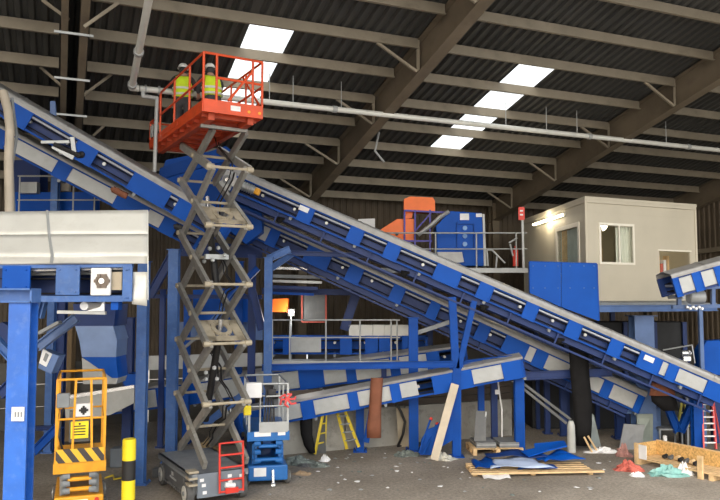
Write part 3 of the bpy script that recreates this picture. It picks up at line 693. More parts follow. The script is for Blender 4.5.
def worker(label, loc, yaw, lean, crouch, armL, armR, vest_open=False):
    r = thing('person', label, 'person', loc); r.rotation_euler = (0, 0, math.radians(yaw))
    # local: +y is the way the person faces
    hz = .93-crouch
    pel = V((0, 0, hz)); ch = pel+V((0, lean*.5, .30)); nk = pel+V((0, lean, .53)); hd = nk+V((0, .03+lean*.15, .16))
    shL = nk+V((-.19, -.01, -.05)); shR = nk+V((.19, -.01, -.05))
    kn = crouch*1.1
    def leg(s):
        return [('p', pel, (.15, .12)), ('h%d' % s, pel+V((s*.1, 0, -.08)), .1), ('k%d' % s, V((s*.12, .03+kn, .49-crouch*.3)), .07), ('a%d' % s, V((s*.12, 0, .1)), .05), ('t%d' % s, V((s*.13, .14, .04)), .04)]
    def arm(s, el, wr):
        return [('c', ch, (.16, .12)), ('n', nk, .075), ('s%d' % s, nk+V((s*.18, -.01, -.06)), .068), ('e%d' % s, V(el), .05), ('w%d' % s, V(wr), .033)]
    elL = pel+V(armL[0]); wrL = pel+V(armL[1]); elR = pel+V(armR[0]); wrR = pel+V(armR[1])
    body = [leg(1), leg(-1), [('p', pel, .14), ('c', ch, (.16, .12)), ('n', nk, .07), ('hb', nk+V((0, .01, .07)), .058), ('hd', hd, (.08, .095)), ('ht', hd+V((0, 0, .09)), .07)], arm(-1, elL, wrL), arm(1, elR, wrR)]
    # hands: palm and five bent fingers
    for s, el, wr in ((-1, elL, wrL), (1, elR, wrR)):
        dr = (wr-el).normalized(); sd = V((1, 0, 0)) if abs(dr.x) < .8 else V((0, 0, 1)); up = dr.cross(sd).normalized(); sd = up.cross(dr)
        pm = wr+dr*.06
        body.append([('w%d' % s, wr, .03), ('m%d' % s, pm, (.035, .02))])
        for j, ln in enumerate((.07, .08, .075, .06)):
            b0 = pm+dr*.03+sd*(j-1.5)*.02
            body.append([('m%d' % s, pm, .03), ('f%d%d' % (s, j), b0, .01), ('g%d%d' % (s, j), b0+dr*ln*.5-up*.01, .009), ('i%d%d' % (s, j), b0+dr*ln*.8-up*.035, .008)])
        body.append([('w%d' % s, wr, .03), ('u%d' % s, wr+dr*.04+sd*.035, .012), ('v%d' % s, wr+dr*.08+sd*.05-up*.02, .009)])
    skinned('body', r, body, SKIN)
    jk = [[('p', pel+V((0, 0, -.06)), (.19, .16)), ('c', ch, (.21, .16)), ('n', nk-V((0, 0, .01)), .085)]]
    for s, el, wr in ((-1, elL, wrL), (1, elR, wrR)):
        jk.append([('n', nk, .08), ('s%d' % s, nk+V((s*.19, -.01, -.06)), .082), ('e%d' % s, el, .063), ('w%d' % s, wr-(wr-el)*.08, .046)])
    skinned('jacket', r, jk, CLOTH)
    skinned('trousers', r, [[('w', pel+V((0, 0, .12)), (.18, .15)), ('p', pel, (.185, .155)), ('h%d' % s, pel+V((s*.1, 0, -.1)), .115), ('k%d' % s, V((s*.12, .03+kn, .49-crouch*.3)), .085), ('a%d' % s, V((s*.12, 0, .12)), .07)] for s in (1, -1)], CLOTH)
    skinned('safety_vest', r, [[('p', pel+V((0, 0, -.04)), (.225, .19)), ('m', pel+V((0, lean*.25, .15)), (.225, .185)), ('c', ch+V((0, 0, .04)), (.24, .185)), ('n', nk-V((0, 0, .03)), (.13, .11))]]
        + [[('c', ch, .2), ('n', nk, .1), ('s%d' % s, nk+V((s*.15, -.01, -.07)), .093)] for s in (1, -1)], HIVIS)
    for zz in (.08, .22):
        c = pel+V((0, lean*zz/.53, zz)); m = MB(); n = 20; q = []
        for k, dz_ in ((0, -.025), (1, .025)):
            for i in range(n):
                t = 2*PI*i/n; q.append(c+V((math.cos(t)*(.235+zz*.03), math.sin(t)*.205, dz_)))
        m.add([V(loc)+x for x in q], [(i, (i+1) % n, n+(i+1) % n, n+i) for i in range(n)]); m.build('reflective_band', REFL, r, solid=.004)
    for s in (1, -1):
        m = MB(); m.ball(V(loc)+V((s*.125, .05, .055)), .06, 10, (1, 2.2, .95)); m.build('boot', BLACK, r, smooth=True)
    # helmet
    m = MB(); n = 16; c = hd+V((0, 0, .055)); vs = []; fs = []
    for j in range(6):
        ph = j/5*PI/2
        for i in range(n): t = 2*PI*i/n; vs.append(V(loc)+c+V((math.cos(t)*.118*math.cos(ph), math.sin(t)*.14*math.cos(ph), .115*math.sin(ph)+.0)))
    for j in range(5):
        for i in range(n): fs.append((j*n+i, j*n+(i+1) % n, (j+1)*n+(i+1) % n, (j+1)*n+i))
    b = len(vs)
    for i in range(n): t = 2*PI*i/n; vs.append(V(loc)+c+V((math.cos(t)*.135, math.sin(t)*(.16+(.05 if math.sin(t) > 0 else 0)), -.012)))
    for i in range(n): fs.append((i, b+i, b+(i+1) % n, (i+1) % n))
    m.add(vs, fs); m.build('helmet', HELM, r, smooth=True, solid=.006)
    m = MB(); m.ball(V(loc)+hd+V((0, -.03, -.01)), .1, 12, (.92, .95, 1.05)); m.build('hair', CLOTH, r, smooth=True)
    # face
    m = MB()
    for s in (-1, 1): m.ball(V(loc)+hd+V((s*.033, .088, .01)), .011, 6)
    m.build('eyes', BLACK, r)
    m = MB(); m.ball(V(loc)+hd+V((0, .1, -.02)), .017, 6, (1, 1, 1.4)); m.build('nose', SKIN, r)
    m = MB(); m.ball(V(loc)+hd+V((0, .088, -.055)), .018, 6, (1.4, .5, .3)); m.build('mouth', RED, r)
    m = MB()
    for s in (-1, 1): m.ball(V(loc)+hd+V((s*.083, 0, 0)), .025, 6, (.4, .7, 1.1))
    m.build('ears', SKIN, r)
    return r
def L2W(x, y, z): return LM @ V((x, y, z))
worker('worker in white helmet and yellow vest standing at the left platform rail', L2W(-.16, 1.15, PZ+.06), 12, .04, .0, ((-.27, .1, .32), (-.2, .38, .42)), ((.28, .14, .32), (.16, .42, .42)))
worker('worker in white helmet and yellow vest bending forward behind the orange corner rail', L2W(.3, .38, PZ+.06), 30, .18, .1, ((-.3, .12, .3), (-.24, .3, .12)), ((.28, .2, .34), (.14, .48, .4)))
# --- the yellow lift and the small blue lift
def small_lift(label, base, yaw, paint, W, Lg, zdeck, zrail, posts_tilt, railm, yellow=True, zch=.42):
    M = yawm(base, yaw); r = thing('scissor_lift', label, 'lift', base)
    m = MB(M); m.bb((-W/2+.03, 0, .12), (W/2-.03, Lg, zch)); m.build('chassis', paint, r, bevel=.03)
    for sx in (-1, 1):
        for y in (.22, Lg-.22): wheel(M, (sx*(W/2-.02), y, .16), .16, .1, r)
    scissors(M @ Matrix.Translation((0, Lg/2, 0)), r, zch+.06, zdeck-.06, 4, W/2-.14, Lg/2-.12, (.05, .1), am=(ARM if yellow else paint), bars=False)
    for k in range(3):
        zz = zch+.1+(zdeck-zch-.2)*k/2
        for sx in (-1, 1): m = MB(M); m.tube((sx*.22-.06, .04, zz), (sx*.22+.06, .04, zz), .055, 12); m.tube((sx*.25, .02, zz), (sx*.25, .1, zz), .06, 10); m.build('pivot_block', GREY if yellow else paint, r)
    for zz in (zch+.12, zdeck-.16): MB(M).tube((-.2, .05, zz), (.2, .05, zz), .04, 10).build('lift_cylinder', paint, r)
    m = MB(M); m.bb((-W/2, -.02, zdeck-.04), (W/2, Lg, zdeck+.16)); m.build('platform', paint, r, bevel=.01)
    zt = zrail; w = W/2-.04
    zb = zdeck+.16
    def T(p, q, nm='guardrail', r_=.02, mm=None):
        MB(M).tube(p, q, r_, 8).build(nm, mm or railm, r)
    for x in (-w, w): 
        MB(M).bar((x, .0, zb), (x, .0, zt), .045, .05, up=(0, 1, 0)).build('guardrail_post', railm, r)
        MB(M).bar((x, Lg-.05, zb), (x, Lg-.05, zt), .04, .045, up=(0, 1, 0)).build('guardrail_post', railm, r)
        MB(M).bar((x, Lg/2, zb), (x, Lg/2, zt), .035, .035, up=(0, 1, 0)).build('guardrail_post', railm, r)
        T((x, 0, zt), (x, Lg-.05, zt)); T((x, 0, (zb+zt)/2), (x, Lg-.05, (zb+zt)/2))
    T((-w, 0, zt), (w, 0, zt), r_=.024); T((-w, Lg-.05, zt), (w, Lg-.05, zt), r_=.024); T((-w, 0, (zb+zt)/2+.03), (w, 0, (zb+zt)/2+.03)); T((-w, Lg-.05, (zb+zt)/2), (w, Lg-.05, (zb+zt)/2))
    return r, M, w, zb, zt
yb = V((at(79, 500, 13.3).x, 13.3, 0))
r, M, w, zb, zt = small_lift('yellow compact scissor lift parked low beside the striped bollard', yb, 21, YELLOW, .9, 1.7, .88, 2.52, 0, YELLOW)
for x, x2 in ((-.14, -.1), (.2, .16)): MB(M).bar((x, -.02, zb), (x2, -.02, zt), .04, .05, up=(0, 1, 0)).build('gate_bar', YELLOW, r)
m = MB(M); m.bb((-w, -.05, zb+.0), (w, -.02, zb+.24)); m.build('hazard_toe_board', CHEV, r)
MB(M).bb((-.2, .02, 1.38), (.18, .14, 1.95)).build('control_console', CHAS, r, bevel=.02)
MB(M).bb((-.17, -.04, 1.46), (.13, .01, 1.76)).build('yellow_notice', PYEL, r)
m = MB(M)
for k in range(4): m.bb((-.12, -.046, 1.52+.05*k), (.08, -.042, 1.54+.05*k))
m.tube((-.02, -.046, 1.72), (-.02, -.042, 1.72), .02, 8); m.build('notice_print', BLACK, r)
MB(M).bb((-.12, -.03, 1.84), (.2, .08, 2.08)).build('white_control_box', PAPER, r, bevel=.02)
m = MB(M); m.bb((-.04, -.04, 1.94), (.12, -.032, 1.98)); m.bb((.02, -.04, 1.88), (.06, -.032, 2.04))
for k in range(4): t = PI/4+k*PI/2; m.tube((.04+.045*math.cos(t), -.04, 1.96+.045*math.sin(t)), (.04+.045*math.cos(t), -.032, 1.96+.045*math.sin(t)), .02, 8)
m.build('black_cross_mark', BLACK, r)
MB(M).bb((-.42, -.06, 2.02), (-.2, .06, 2.28)).build('joystick_box', GREY, r, bevel=.02)
m = MB(M); m.path([(-.3, .0, 2.02), (-.34, .05, 1.8), (-.36, .0, 1.5), (-.3, .04, 1.25), (-.36, 0, 1.1)], .02, 6); m.build('control_cable', BLACK, r)
MB(M).bb((-.13, -.015, .2), (.15, -.0, .36)).build('number_plate', PAPER, r)
for x in (-.3, .3): MB(M).tube((x, -.02, .34), (x, .0, .34), .04, 10).build('marker_light', RED, r)
bb_ = V((at(268, 480, 15.6).x, 15.6, 0))
r, M, w, zb, zt = small_lift('small blue scissor lift with white rails parked right of the tall lift', bb_, 12, mat('lift_blue_paint', (.012, .13, .42), .45, 0, .12, 4), .9, 1.9, 1.0, 2.16, 0, GALV, yellow=False, zch=.44)
MB(M).bb((-w-.08, -.08, 1.88), (-w+.26, .1, 2.2)).build('white_control_box', PAPER, r, bevel=.02)
MB(M).bb((-w-.12, -.08, 1.52), (-w+.04, .06, 1.72)).build('yellow_box', PYEL, r, bevel=.02)
MB(M).bb((-.2, -.04, zb-.02), (w, .0, zb+.2)).build('kick_panel', PANELW, r)
m = MB(M)
for k in range(7): m.path([(.0+.03*k-.08, .1, 2.12), (.02*k-.04, .1+.02*k, 2.0), (.03*k-.06+.03*(k % 2), .14, 1.6), (.04*k-.1, .12, 1.22)], .02, 6)
m.bb((.0, .04, 1.9), (.16, .14, 2.04)); m.build('hanging_harness', CLOTH, r)
m = MB(M)
for k in range(6): t = k*1.05; m.path([(w-.02, -.02, 1.83), (w+.14*math.cos(t), -.05, 1.83+.12*math.sin(t)), (w+.2*math.cos(t+.6), -.03, 1.8+.14*math.sin(t+.6))], .022, 6)
m.build('red_cord_bundle', PINK, r)
MB(M).tube((-.05, -.02, 1.9), (w, -.02, 1.9), .02).build('gate_rail', GALV, r)
MB(M).tube((-.18, -.02, zb), (-.18, -.02, 1.9), .02).build('gate_rail', GALV, r)
m = MB(M); m.bb((-.3, -.012, .22), (-.04, .0, .4)); m.build('white_label', PAPER, r)
MB(M).bb((-.3, -.03, 1.06), (.05, -.022, 1.16)).build('white_label', PAPER, r)
MB(M).bb((.2, -.03, 1.07), (.36, -.022, 1.15)).build('white_label', PAPER, r)
m = MB(M); m.tube((.1, -.1, .1), (.1, -.02, .35), .03); m.tube((.06, -.1, .05), (.14, -.1, .05), .05, 10); m.build('tow_hook', CHROME, r)
# striped bollard
b0 = V((at(128.5, 480, 12.6).x, 12.6, 0))
bo = thing('bollard', 'yellow and black banded bollard beside the yellow lift', 'bollard', b0)
k = 0; z = 0; ht = at(128.5, 440, 12.6).z
hs = [.3, .33, .33, .33]
z = ht; cols = [PYEL, BLACK, PYEL, BLACK, PYEL]
while z > .02:
    zn = max(0, z-.335)
    MB().tube(b0+V((0, 0, zn)), b0+V((0, 0, z)), .115, 20).build('yellow_band' if k % 2 == 0 else 'black_band', cols[k % 2], bo, smooth=True); z = zn; k += 1
MB().tube(b0+V((0, 0, ht)), b0+V((0, 0, ht+.02)), .105, 20).build('cap', PYEL, bo)
# ================================================================== NEAR LEFT: hood, near conveyor, post
Yh = 11.6
hd_ = thing('conveyor_hood', 'large creased white sheet metal hood over the near left conveyor', 'hood', at(70, 300, Yh))
def sheet(rows, cols, f): 
    vs = [f(i/(cols-1), j/(rows-1)) for j in range(rows) for i in range(cols)]
    return vs, [(j*cols+i, j*cols+i+1, (j+1)*cols+i+1, (j+1)*cols+i) for j in range(rows-1) for i in range(cols-1)]
xl, xr = -14, 147.5
def hoodp(yl, yr, Y, x, bow=0):
    f = (x-xl)/(xr-xl); p = at(x, yl+(yr-yl)*f, Y); p.y += bow*math.sin(f*9)*.02; return p
for nm, ya, yb_, Ya, Yb in (('upper_slope', (212, 210), (235, 234), Yh+.75, Yh+.42), ('front_slope', (235, 234), (256, 255), Yh+.42, Yh), ('lower_apron', (256, 255), (264.5, 263.5), Yh, Yh+.08)):
    m = MB(); m.add(*sheet(6, 24, lambda u, v_: hoodp(ya[0]+(yb_[0]-ya[0])*v_, ya[1]+(yb_[1]-ya[1])*v_, Ya+(Yb-Ya)*v_, xl+(xr-xl)*u, 1 if 0 < v_ < 1 else .3)))
    m.build(nm, WHITE, hd_, smooth=True, solid=.012)
m = MB(); m.add(*sheet(6, 6, lambda u, v_: at(132+(147-132)*u, 272+(304-272)*v_+(2*u if v_ == 1 else 0), Yh+.14+.03*math.sin(v_*5+u*3)))); m.build('hanging_flap', WHITE, hd_, smooth=True, solid=.01)
m = MB()
for a_, b_, Ya, Yb in (((47, 211), (49, 235), Yh+.74, Yh+.4), ((49, 235), (52, 256), Yh+.4, Yh-.02), ((52, 256), (51, 263), Yh-.02, Yh+.05)): m.bar(at(*a_, Ya), at(*b_, Yb), .04, .04)
m.build('joint_strip', PANELW, hd_)
m = MB(); m.prism([at(147.5, 210, Yh+.75), at(147.5, 234, Yh+.42), at(147.5, 255, Yh), at(147.5, 300, Yh+.12), at(147.5, 300, Yh+1.2), at(147.5, 212, Yh+1.3)], (.015, 0, 0)); m.build('end_plate', WHITE, hd_)
nc = thing('near_conveyor', 'pale blue horizontal conveyor frame below the white hood', 'conveyor', at(60, 310, 11.9))
Yn = 11.75
m = MB(); m.bar(at(-12, 266.5, Yn), at(133, 265, Yn), .1, .07); m.bar(at(36, 299, Yn), at(132, 298.5, Yn), .12, .1); m.bar(at(-12, 297, Yn+.8), at(131, 296, Yn+.8), .1, .09); m.build('side_frame', LBLUE, nc)
for x0, x1, y0, y1, mm in ((3, 30, 266, 290, BLUE2), (56.5, 79.5, 266, 295, LBLUE), (123, 132, 266, 301, LBLUE)):
    m = MB(); a_ = at(x0, y0, Yn-.06); b_ = at(x1, y1, Yn-.06); m.bb((a_.x, Yn-.08, b_.z), (b_.x, Yn-.04, a_.z))
    for xx in (a_.x+.06, b_.x-.06):
        for zz in (a_.z-.06, b_.z+.05): m.tube((xx, Yn-.1, zz), (xx, Yn-.07, zz), .018, 6)
    m.build('side_plate', mm, nc, bevel=.006)
m = MB(); a_ = at(92, 268, Yn-.06); b_ = at(111, 295.5, Yn-.06); m.bb((a_.x, Yn-.12, b_.z), (b_.x, Yn-.04, a_.z)); m.build('bearing_plate', PAPER, nc, bevel=.02)
c = at(102, 281, Yn-.13); m = MB(); m.tube(c, c+V((0, .04, 0)), .115, 20)
for k in range(6): t = k*PI/3; m.box(c+V((.1*math.cos(t), 0, .1*math.sin(t))), (.05, .05, .05))
m.build('bearing_housing', mat('bearing_brown', (.16, .13, .11), .5, .4), nc, smooth=True); m = MB(); m.tube(c-V((0, .03, 0)), c, .045, 14); m.build('bearing_cap', CHROME, nc, smooth=True)
m = MB(); m.tube(at(28, 270, Yn+.05), at(130, 268, Yn+.05), .035, 8); m.build('guide_rail', CHROME, nc, smooth=True)
m = MB(); m.tube(at(28, 274, Yn+.2), at(130, 272.5, Yn+.2), .03, 8); m.build('guide_rail', GALV, nc, smooth=True)
m = MB(); a_ = at(0, 272, Yn+.1); b_ = at(130, 276, Yn+.1); m.bb((a_.x, Yn+.1, a_.z-.12), (b_.x, Yn+.8, a_.z-.1)); m.bb((a_.x, Yn+.75, b_.z-.28), (b_.x, Yn+.78, b_.z)); m.build('carrying_belt', BELT, nc)
m = MB(); p_ = at(-12, 269, Yn+.4); q_ = at(130, 297, Yn+.4); m.bb((p_.x, p_.y, q_.z), (q_.x, p_.y+.02, p_.z)); m.build('dark_backing', DBLUE, nc)  # added plate, its dark blue standing for the shade within the frame
m = MB(); m.bb((a_.x, Yn+.1, a_.z-.36), (b_.x, Yn+.8, a_.z-.34)); m.build('return_belt', BELT, nc)
m = MB(); a_ = at(112, 272, Yn); b_ = at(122, 290, Yn); m.bb((a_.x, Yn-.02, b_.z), (b_.x, Yn+.02, a_.z)); m.build('infill_panel', mat('tan_panel', (.42, .36, .27), .6), nc)
m = MB(); c0 = at(84, 306, Yn+.1); c1 = at(104, 303, Yn+.1); m.tube(c0, c0+V((0, .7, 0)), .07, 12); m.prism([at(86, 311, Yn), at(104, 311, Yn), at(104, 300, Yn), at(100, 307, Yn)], (0, .04, 0)); m.build('drive_guard', PAPER, nc)
m = MB(); m.bar(at(58, 312, Yn+.05), at(106, 313, Yn+.05), .08, .05); m.build('lower_rail', GALV, nc)
m = MB(); a_ = at(111, 300, Yn); b_ = at(118, 310, Yn); m.bb((a_.x, Yn, b_.z), (b_.x, Yn+.2, a_.z)); m.build('end_block', BLUE2, nc)
# near post with sign
Yp = 10.2
pb_ = V((at(21, 400, Yp).x, Yp, 0)); tp = at(27, 303, Yp)
np_ = thing('support_post', 'broad pale blue post in the left foreground with a small white tag', 'post', pb_, 'blue steel posts')
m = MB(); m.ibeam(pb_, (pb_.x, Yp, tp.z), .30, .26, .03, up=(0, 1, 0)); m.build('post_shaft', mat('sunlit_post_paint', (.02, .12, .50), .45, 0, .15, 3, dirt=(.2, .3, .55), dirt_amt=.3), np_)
m = MB(); m.box(pb_+V((0, 0, .015)), (.5, .5, .03)); m.build('base_plate', BLUE, np_)
m = MB(); a_ = at(12, 407, Yp-.15); b_ = at(24, 421, Yp-.15); m.bb((a_.x, Yp-.16, b_.z), (b_.x, Yp-.14, a_.z)); sg = m.build('white_tag', PAPER, np_)
m = MB()
for i in range(3): p = at(14.5+3.0*i, 412, Yp-.165); m.bb((p.x, Yp-.165, p.z-.07), (p.x+.025, Yp-.16, p.z+.0))
m.build('tag_print', GREY, sg)
b1 = thing('bracket_beam', 'pale blue I-beam end resting on top of the foreground post', 'beam', at(15, 303, Yp))
m = MB(); m.ibeam(at(-12, 295.5, Yp-.02), at(36, 295.5, Yp-.02), .3, .2, .025); m.build('beam_body', LBLUE, b1)
m = MB(); m.box(at(35.5, 295.5, Yp-.02), (.025, .3, .2)); m.build('end_plate', LBLUE, b1)
# things behind the near post
beam('grey-blue diagonal beam rising right behind the foreground post', (38, 347), (76, 318), 13.0, 9, SBLUE, name='diagonal_brace')
beam('grey diagonal rod beside the foreground post', (40, 333), (60, 322), 12.6, 3, GREY, name='diagonal_brace', I=False)
beam('blue diagonal beam at the left edge, descending right', (-6, 338), (16, 362), 12.6, 8, LBLUE, name='diagonal_brace')
beam('dark blue diagonal beam at the left edge near the foreground post', (0, 395), (15, 380), 13.2, 10, DBLUE, name='diagonal_brace')
beam('blue diagonal leg left of the yellow lift', (34, 452), (60, 425), 15.5, 8, BLUE, name='diagonal_brace')
beam('blue horizontal rail behind the yellow lift at lower left', (36, 428), (58, 428), 16.2, 4, DBLUE)
beam('blue upright strut under the near conveyor', (40, 318), (44, 302), 12.4, 5, LBLUE, name='knee_strut')
solo(ppoly([(2, 322), (10, 327), (15, 345), (8, 348), (-6, 340), (-6, 326)], 13.4, .3), 'chute_box', DBLUE, 'dark blue chute box at the left edge behind the foreground post', 'chute')
bx = thing('junction_box', 'tilted blue box with a white printed label right of the foreground post', 'box', at(48, 374, 13.2))
ppoly([(42, 350), (59, 356), (51, 374), (38, 368)], 13.2, .3).build('box_body', SBLUE, bx)
ppoly([(43, 349), (52, 354), (46, 367), (39, 363)], 13.18, .02).build('white_label', PAPER, bx)
ppoly([(45.5, 353), (48.5, 355), (45.5, 362), (43, 360)], 13.16, .02).build('label_print', GREY, bx)
m = MB(); random.seed(3)
for i in range(14): 
    y = 352+i*3.4; m.box(at(12.5+random.uniform(-1.5, 1.5), y, 13.0), (.05, .04, .1), Matrix.Rotation(random.uniform(-1, 1), 3, 'Y'))
solo(m, 'torn_wrap', PAPER, 'strip of torn white plastic hanging left of the foreground post', 'plastic')
# brown building column behind
m = MB(); q = V((at(66, 400, 18.6).x, 20.6, 0)); m.ibeam(q, q+V((0, 0, 3.4)), .36, .3, .03, up=(0, 1, 0)); solo(m, 'stub_column', mat('tan_steel', (.26, .18, .10), .7), 'tan steel column standing behind the yellow lift', 'post')
# hopper chute
PSB = mat('pale_steel_blue', (.17, .26, .48), .35, .2, .1, 3)
hp = thing('hopper_chute', 'blue-grey tapered hopper chute above the yellow lift', 'chute', at(98, 376, 15.4))
Yc = 15.2
ppoly([(73, 304), (116, 304), (114, 326), (75, 326)], Yc, .8).build('hopper_body', DBLUE, hp)
ppoly([(75, 326), (113, 326), (117, 340), (79.5, 341)], Yc, .75).build('upper_plate', PSB, hp)
ppoly([(79.5, 341), (117, 340), (116, 357), (82, 357)], Yc+.02, .7).build('middle_plate', PSB, hp)
ppoly([(82, 357), (116, 357), (118, 378), (112, 378)], Yc+.04, .65).build('lower_wedge', BLUE2, hp)
ppoly([(82, 358), (118, 378), (116, 384), (83, 384)], Yc+.06, .6).build('spout', PANELW, hp)
solo(ppoly([(127, 374), (138, 374), (138, 400), (131, 397), (123, 382)], 16.1, .5), 'side_chute', BLUE2, 'small bright blue chute between the hopper and the pale post', 'chute')
ptw = thing('pale_trough', 'pale metal trough under the hopper behind the yellow lift', 'trough', at(100, 415, 15.9))
ppoly([(64, 398), (134, 388), (134, 403), (110, 415), (66, 420)], 16.0, .5).build('trough_body', PANELW, ptw)
ppoly([(64, 396), (134, 385), (134, 388), (64, 400)], 15.95, .1).build('rim', CHROME, ptw)
# pieces behind the large lift
for pts, Y, m_, lab in (
    ([(193, 290), (232, 288), (258, 300), (258, 322), (193, 322)], 18.9, BLUE2, 'bright blue panel behind the middle of the scissor arms'),
    ([(176, 322), (262, 322), (262, 340), (176, 340)], 19.3, SBLUE, 'pale blue panel strip behind the lower scissor arms'),
    ([(148, 356), (262, 353), (262, 366), (148, 370)], 18.2, PANELW, 'long pale sheet behind the lower scissor arms'),
    ([(180, 240), (262, 246), (262, 258), (180, 256)], 18.4, DBLUE, 'dark blue beam box at the foot of the discharge hood'),
    ([(145, 180), (170, 196), (170, 212), (145, 200)], 18.9, DBLUE, 'dark blue plate behind the steep conveyor')):
    solo(ppoly(pts, Y, .12), 'guard_panel', m_, lab, 'panel', 'panels behind the scissor arms')
beam('grey diagonal handrail behind the scissor arms', (176, 355), (203, 332), 17.7, 2.5, GREY, name='handrail_bar', I=False)
# ================================================================== WALKWAYS
def walkway(label, pts, Y, ytop, ymid, ybot, xs, deck=None, m_=None, dep=.9, kick=True):
    z1 = at(300, ytop, Y).z; zm = at(300, ymid, Y).z; z0 = at(300, ybot, Y).z
    x0 = at(pts[0], 300, Y).x; x1 = at(pts[1], 300, Y).x
    Y = PY(Y)
    r = thing('walkway', label, 'walkway', ((x0+x1)/2, Y, z0))
    m_ = m_ or PANELW
    MB().tube((x0, Y, z1), (x1, Y, z1), .022).build('handrail', m_, r); MB().tube((x0, Y, zm), (x1, Y, zm), .018).build('mid_rail', m_, r)
    for x in xs:
        X = at(x, 300, -Y).x; MB().tube((X, Y, z0-.02), (X, Y, z1), .022).build('rail_post', m_, r)
    m = MB(); m.bb((x0, Y, z0-.06), (x1, Y+dep, z0-.02)); m.build('deck', deck or GREY, r)
    MB().bb((x0, Y-.02, z0-.14), (x1, Y+.03, z0)).build('edge_beam', m_ if kick else BLUE, r)
    return r
walkway('walkway with white railing in the middle, above the rising conveyors', (271, 400), 18.0, 320, 337.5, 361, (272.5, 290, 326, 360, 391, 397), dep=.9)
walkway('high walkway with white railing in front of the blue machine', (362, 528), 19.4, 233, 249, 268, (436, 477, 517), dep=1.0, deck=mat('brown_grating', (.17, .14, .11), .7))
walkway('short walkway with white railing above the white hood at the left', (14, 122), 16.9, 176, 200, 214, (16, 70.5, 92), dep=.8)
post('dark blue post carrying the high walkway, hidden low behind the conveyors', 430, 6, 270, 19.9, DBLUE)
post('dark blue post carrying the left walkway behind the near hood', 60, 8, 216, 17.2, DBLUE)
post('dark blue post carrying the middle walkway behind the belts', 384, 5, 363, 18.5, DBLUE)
post('upright blue post standing in front of the left blue machine', 49.5, 7, 165, 17.0, LBLUE)
# machines on the left walkway
ml = thing('baling_machine', 'dark blue machine behind the left walkway railing', 'machine', at(50, 215, 17.3))
ppoly([(14, 160), (40, 160), (40, 214), (14, 214)], 17.6, .5).build('tall_housing', DBLUE, ml)
ppoly([(15, 192), (93, 192), (93, 214), (15, 214)], 17.4, .5).build('machine_body', BLUE2, ml)
MB().bb(at(18.5, 193, 17.2), at(37, 182, 17.2)+V((0, .2, 0))).build('white_cabinet', PANELW, ml)
MB().bb(at(61, 191, 17.3), at(69, 180, 17.3)+V((0, .15, 0))).build('beige_box', BEIGE, ml)
m = MB(); m.path([at(3, 92, 13.8), at(8, 110, 13.7), at(10, 130, 13.6), at(8.5, 160, 13.6), at(9.5, 214, 13.6)], .085, 10)
solo(m, 'flexible_hose', BEIGE, 'thick beige flexible hose hanging at the left edge', 'hose', smooth=True)
solo(MB().path([at(12, 98, 13.9), at(14, 115, 13.9), at(17, 135, 13.9), at(12, 165, 13.9), at(14, 212, 13.9)], .03, 8), 'grey_cable', GREY, 'thin grey cable hanging beside the beige hose', 'cable')
solo(ppoly([(50, 101), (55, 101), (56, 116), (50, 113)], -15.9, .04), 'conveyor_bracket', SBLUE, 'small pale blue bracket standing on the steep conveyor', 'bracket')
# high machines
mo = thing('sorting_machine', 'orange machine with a raised hopper on violet legs at high level', 'machine', at(415, 262, 20.0))
Yo = 19.95
ppoly([(404, 199), (410, 196.5), (433, 197.5), (435, 201), (435, 212), (404, 212)], Yo, .5).build('upper_hopper', MORANGE, mo)
ppoly([(404, 212), (413, 212), (412, 218), (405, 219)], Yo+.05, .3).build('spout', MORANGE, mo)
ppoly([(380, 230), (397, 219), (414, 219), (414, 240), (390, 240)], Yo-.05, .5).build('lower_housing', MORANGE, mo)
m = MB(); c = at(397, 234, Yo-.08); m.tube(c, c+V((0, .05, 0)), .05, 14); m.build('round_port', BLACK, mo)
m = MB()
for x in (404.5, 415, 430): m.bar(at(x, 210, Yo-.1), at(x, 268, Yo-.1), .05, .05)
m.bar(at(404, 210.5, Yo-.1), at(445, 212.5, Yo-.1), .06, .05); m.bar(at(431, 213, Yo-.1), at(416, 230, Yo-.1), .04, .04); m.bar(at(404, 241, Yo-.1), at(432, 241, Yo-.1), .04, .05); m.build('leg_frame', PURP, mo)
mb_ = thing('blue_separator', 'big bright blue machine housing with round ports and white stickers', 'machine', at(460, 268, 20.4))
Ys = 19.75
ppoly([(436, 226), (450, 211), (482, 213), (485, 266), (438, 266)], Ys, .8).build('housing', BLUE2, mb_, bevel=.02)
ppoly([(482.5, 214), (484.5, 214), (486.5, 266), (484, 266)], Ys-.02, .8).build('side_edge', PANELW, mb_)
m = MB()
PORT = mat('port_blue', (.12, .28, .6), .3)
for yy in (228, 236, 244): c = at(465, yy, Ys-.05); MB().tube(c, c+V((0, .06, 0)), .07, 14).build('inspection_port', PORT, mb_)
for x0, y0, x1, y1 in ((460, 213.5, 469, 220), (476, 213.5, 482, 217)): MB().bb(at(x0, y1, Ys-.02), at(x1, y0, Ys-.02)+V((0, .01, 0))).build('sticker', PAPER, mb_)
m = MB(); m.bar(at(457, 222, Ys-.03), at(457, 250, Ys-.03), .03, .04); m.bar(at(457, 224, Ys-.03), at(474, 224, Ys-.03), .04, .03); m.bar(at(474, 224, Ys-.03), at(474, 250, Ys-.03), .03, .04); m.build('door_ribs', BLUE, mb_)
m = MB(); m.path([at(418, 235, 19.7), at(430, 226, 19.7), at(440, 217, 19.7), at(449, 211.5, 19.7)], .06, 8); m.build('duct', GALV, mb_, smooth=True)
solo(ppoly([(358, 219), (375, 218.5), (375, 240), (359, 240)], 20.1, .4), 'white_cabinet', PAPER, 'off-white cabinet on the high walkway left of the orange machine', 'cabinet')
solo(ppoly([(437, 252), (462, 252), (464, 262), (440, 264)], 19.55, .15), 'grey_tray', COVER, 'grey tray hanging low in front of the bright blue housing', 'tray')
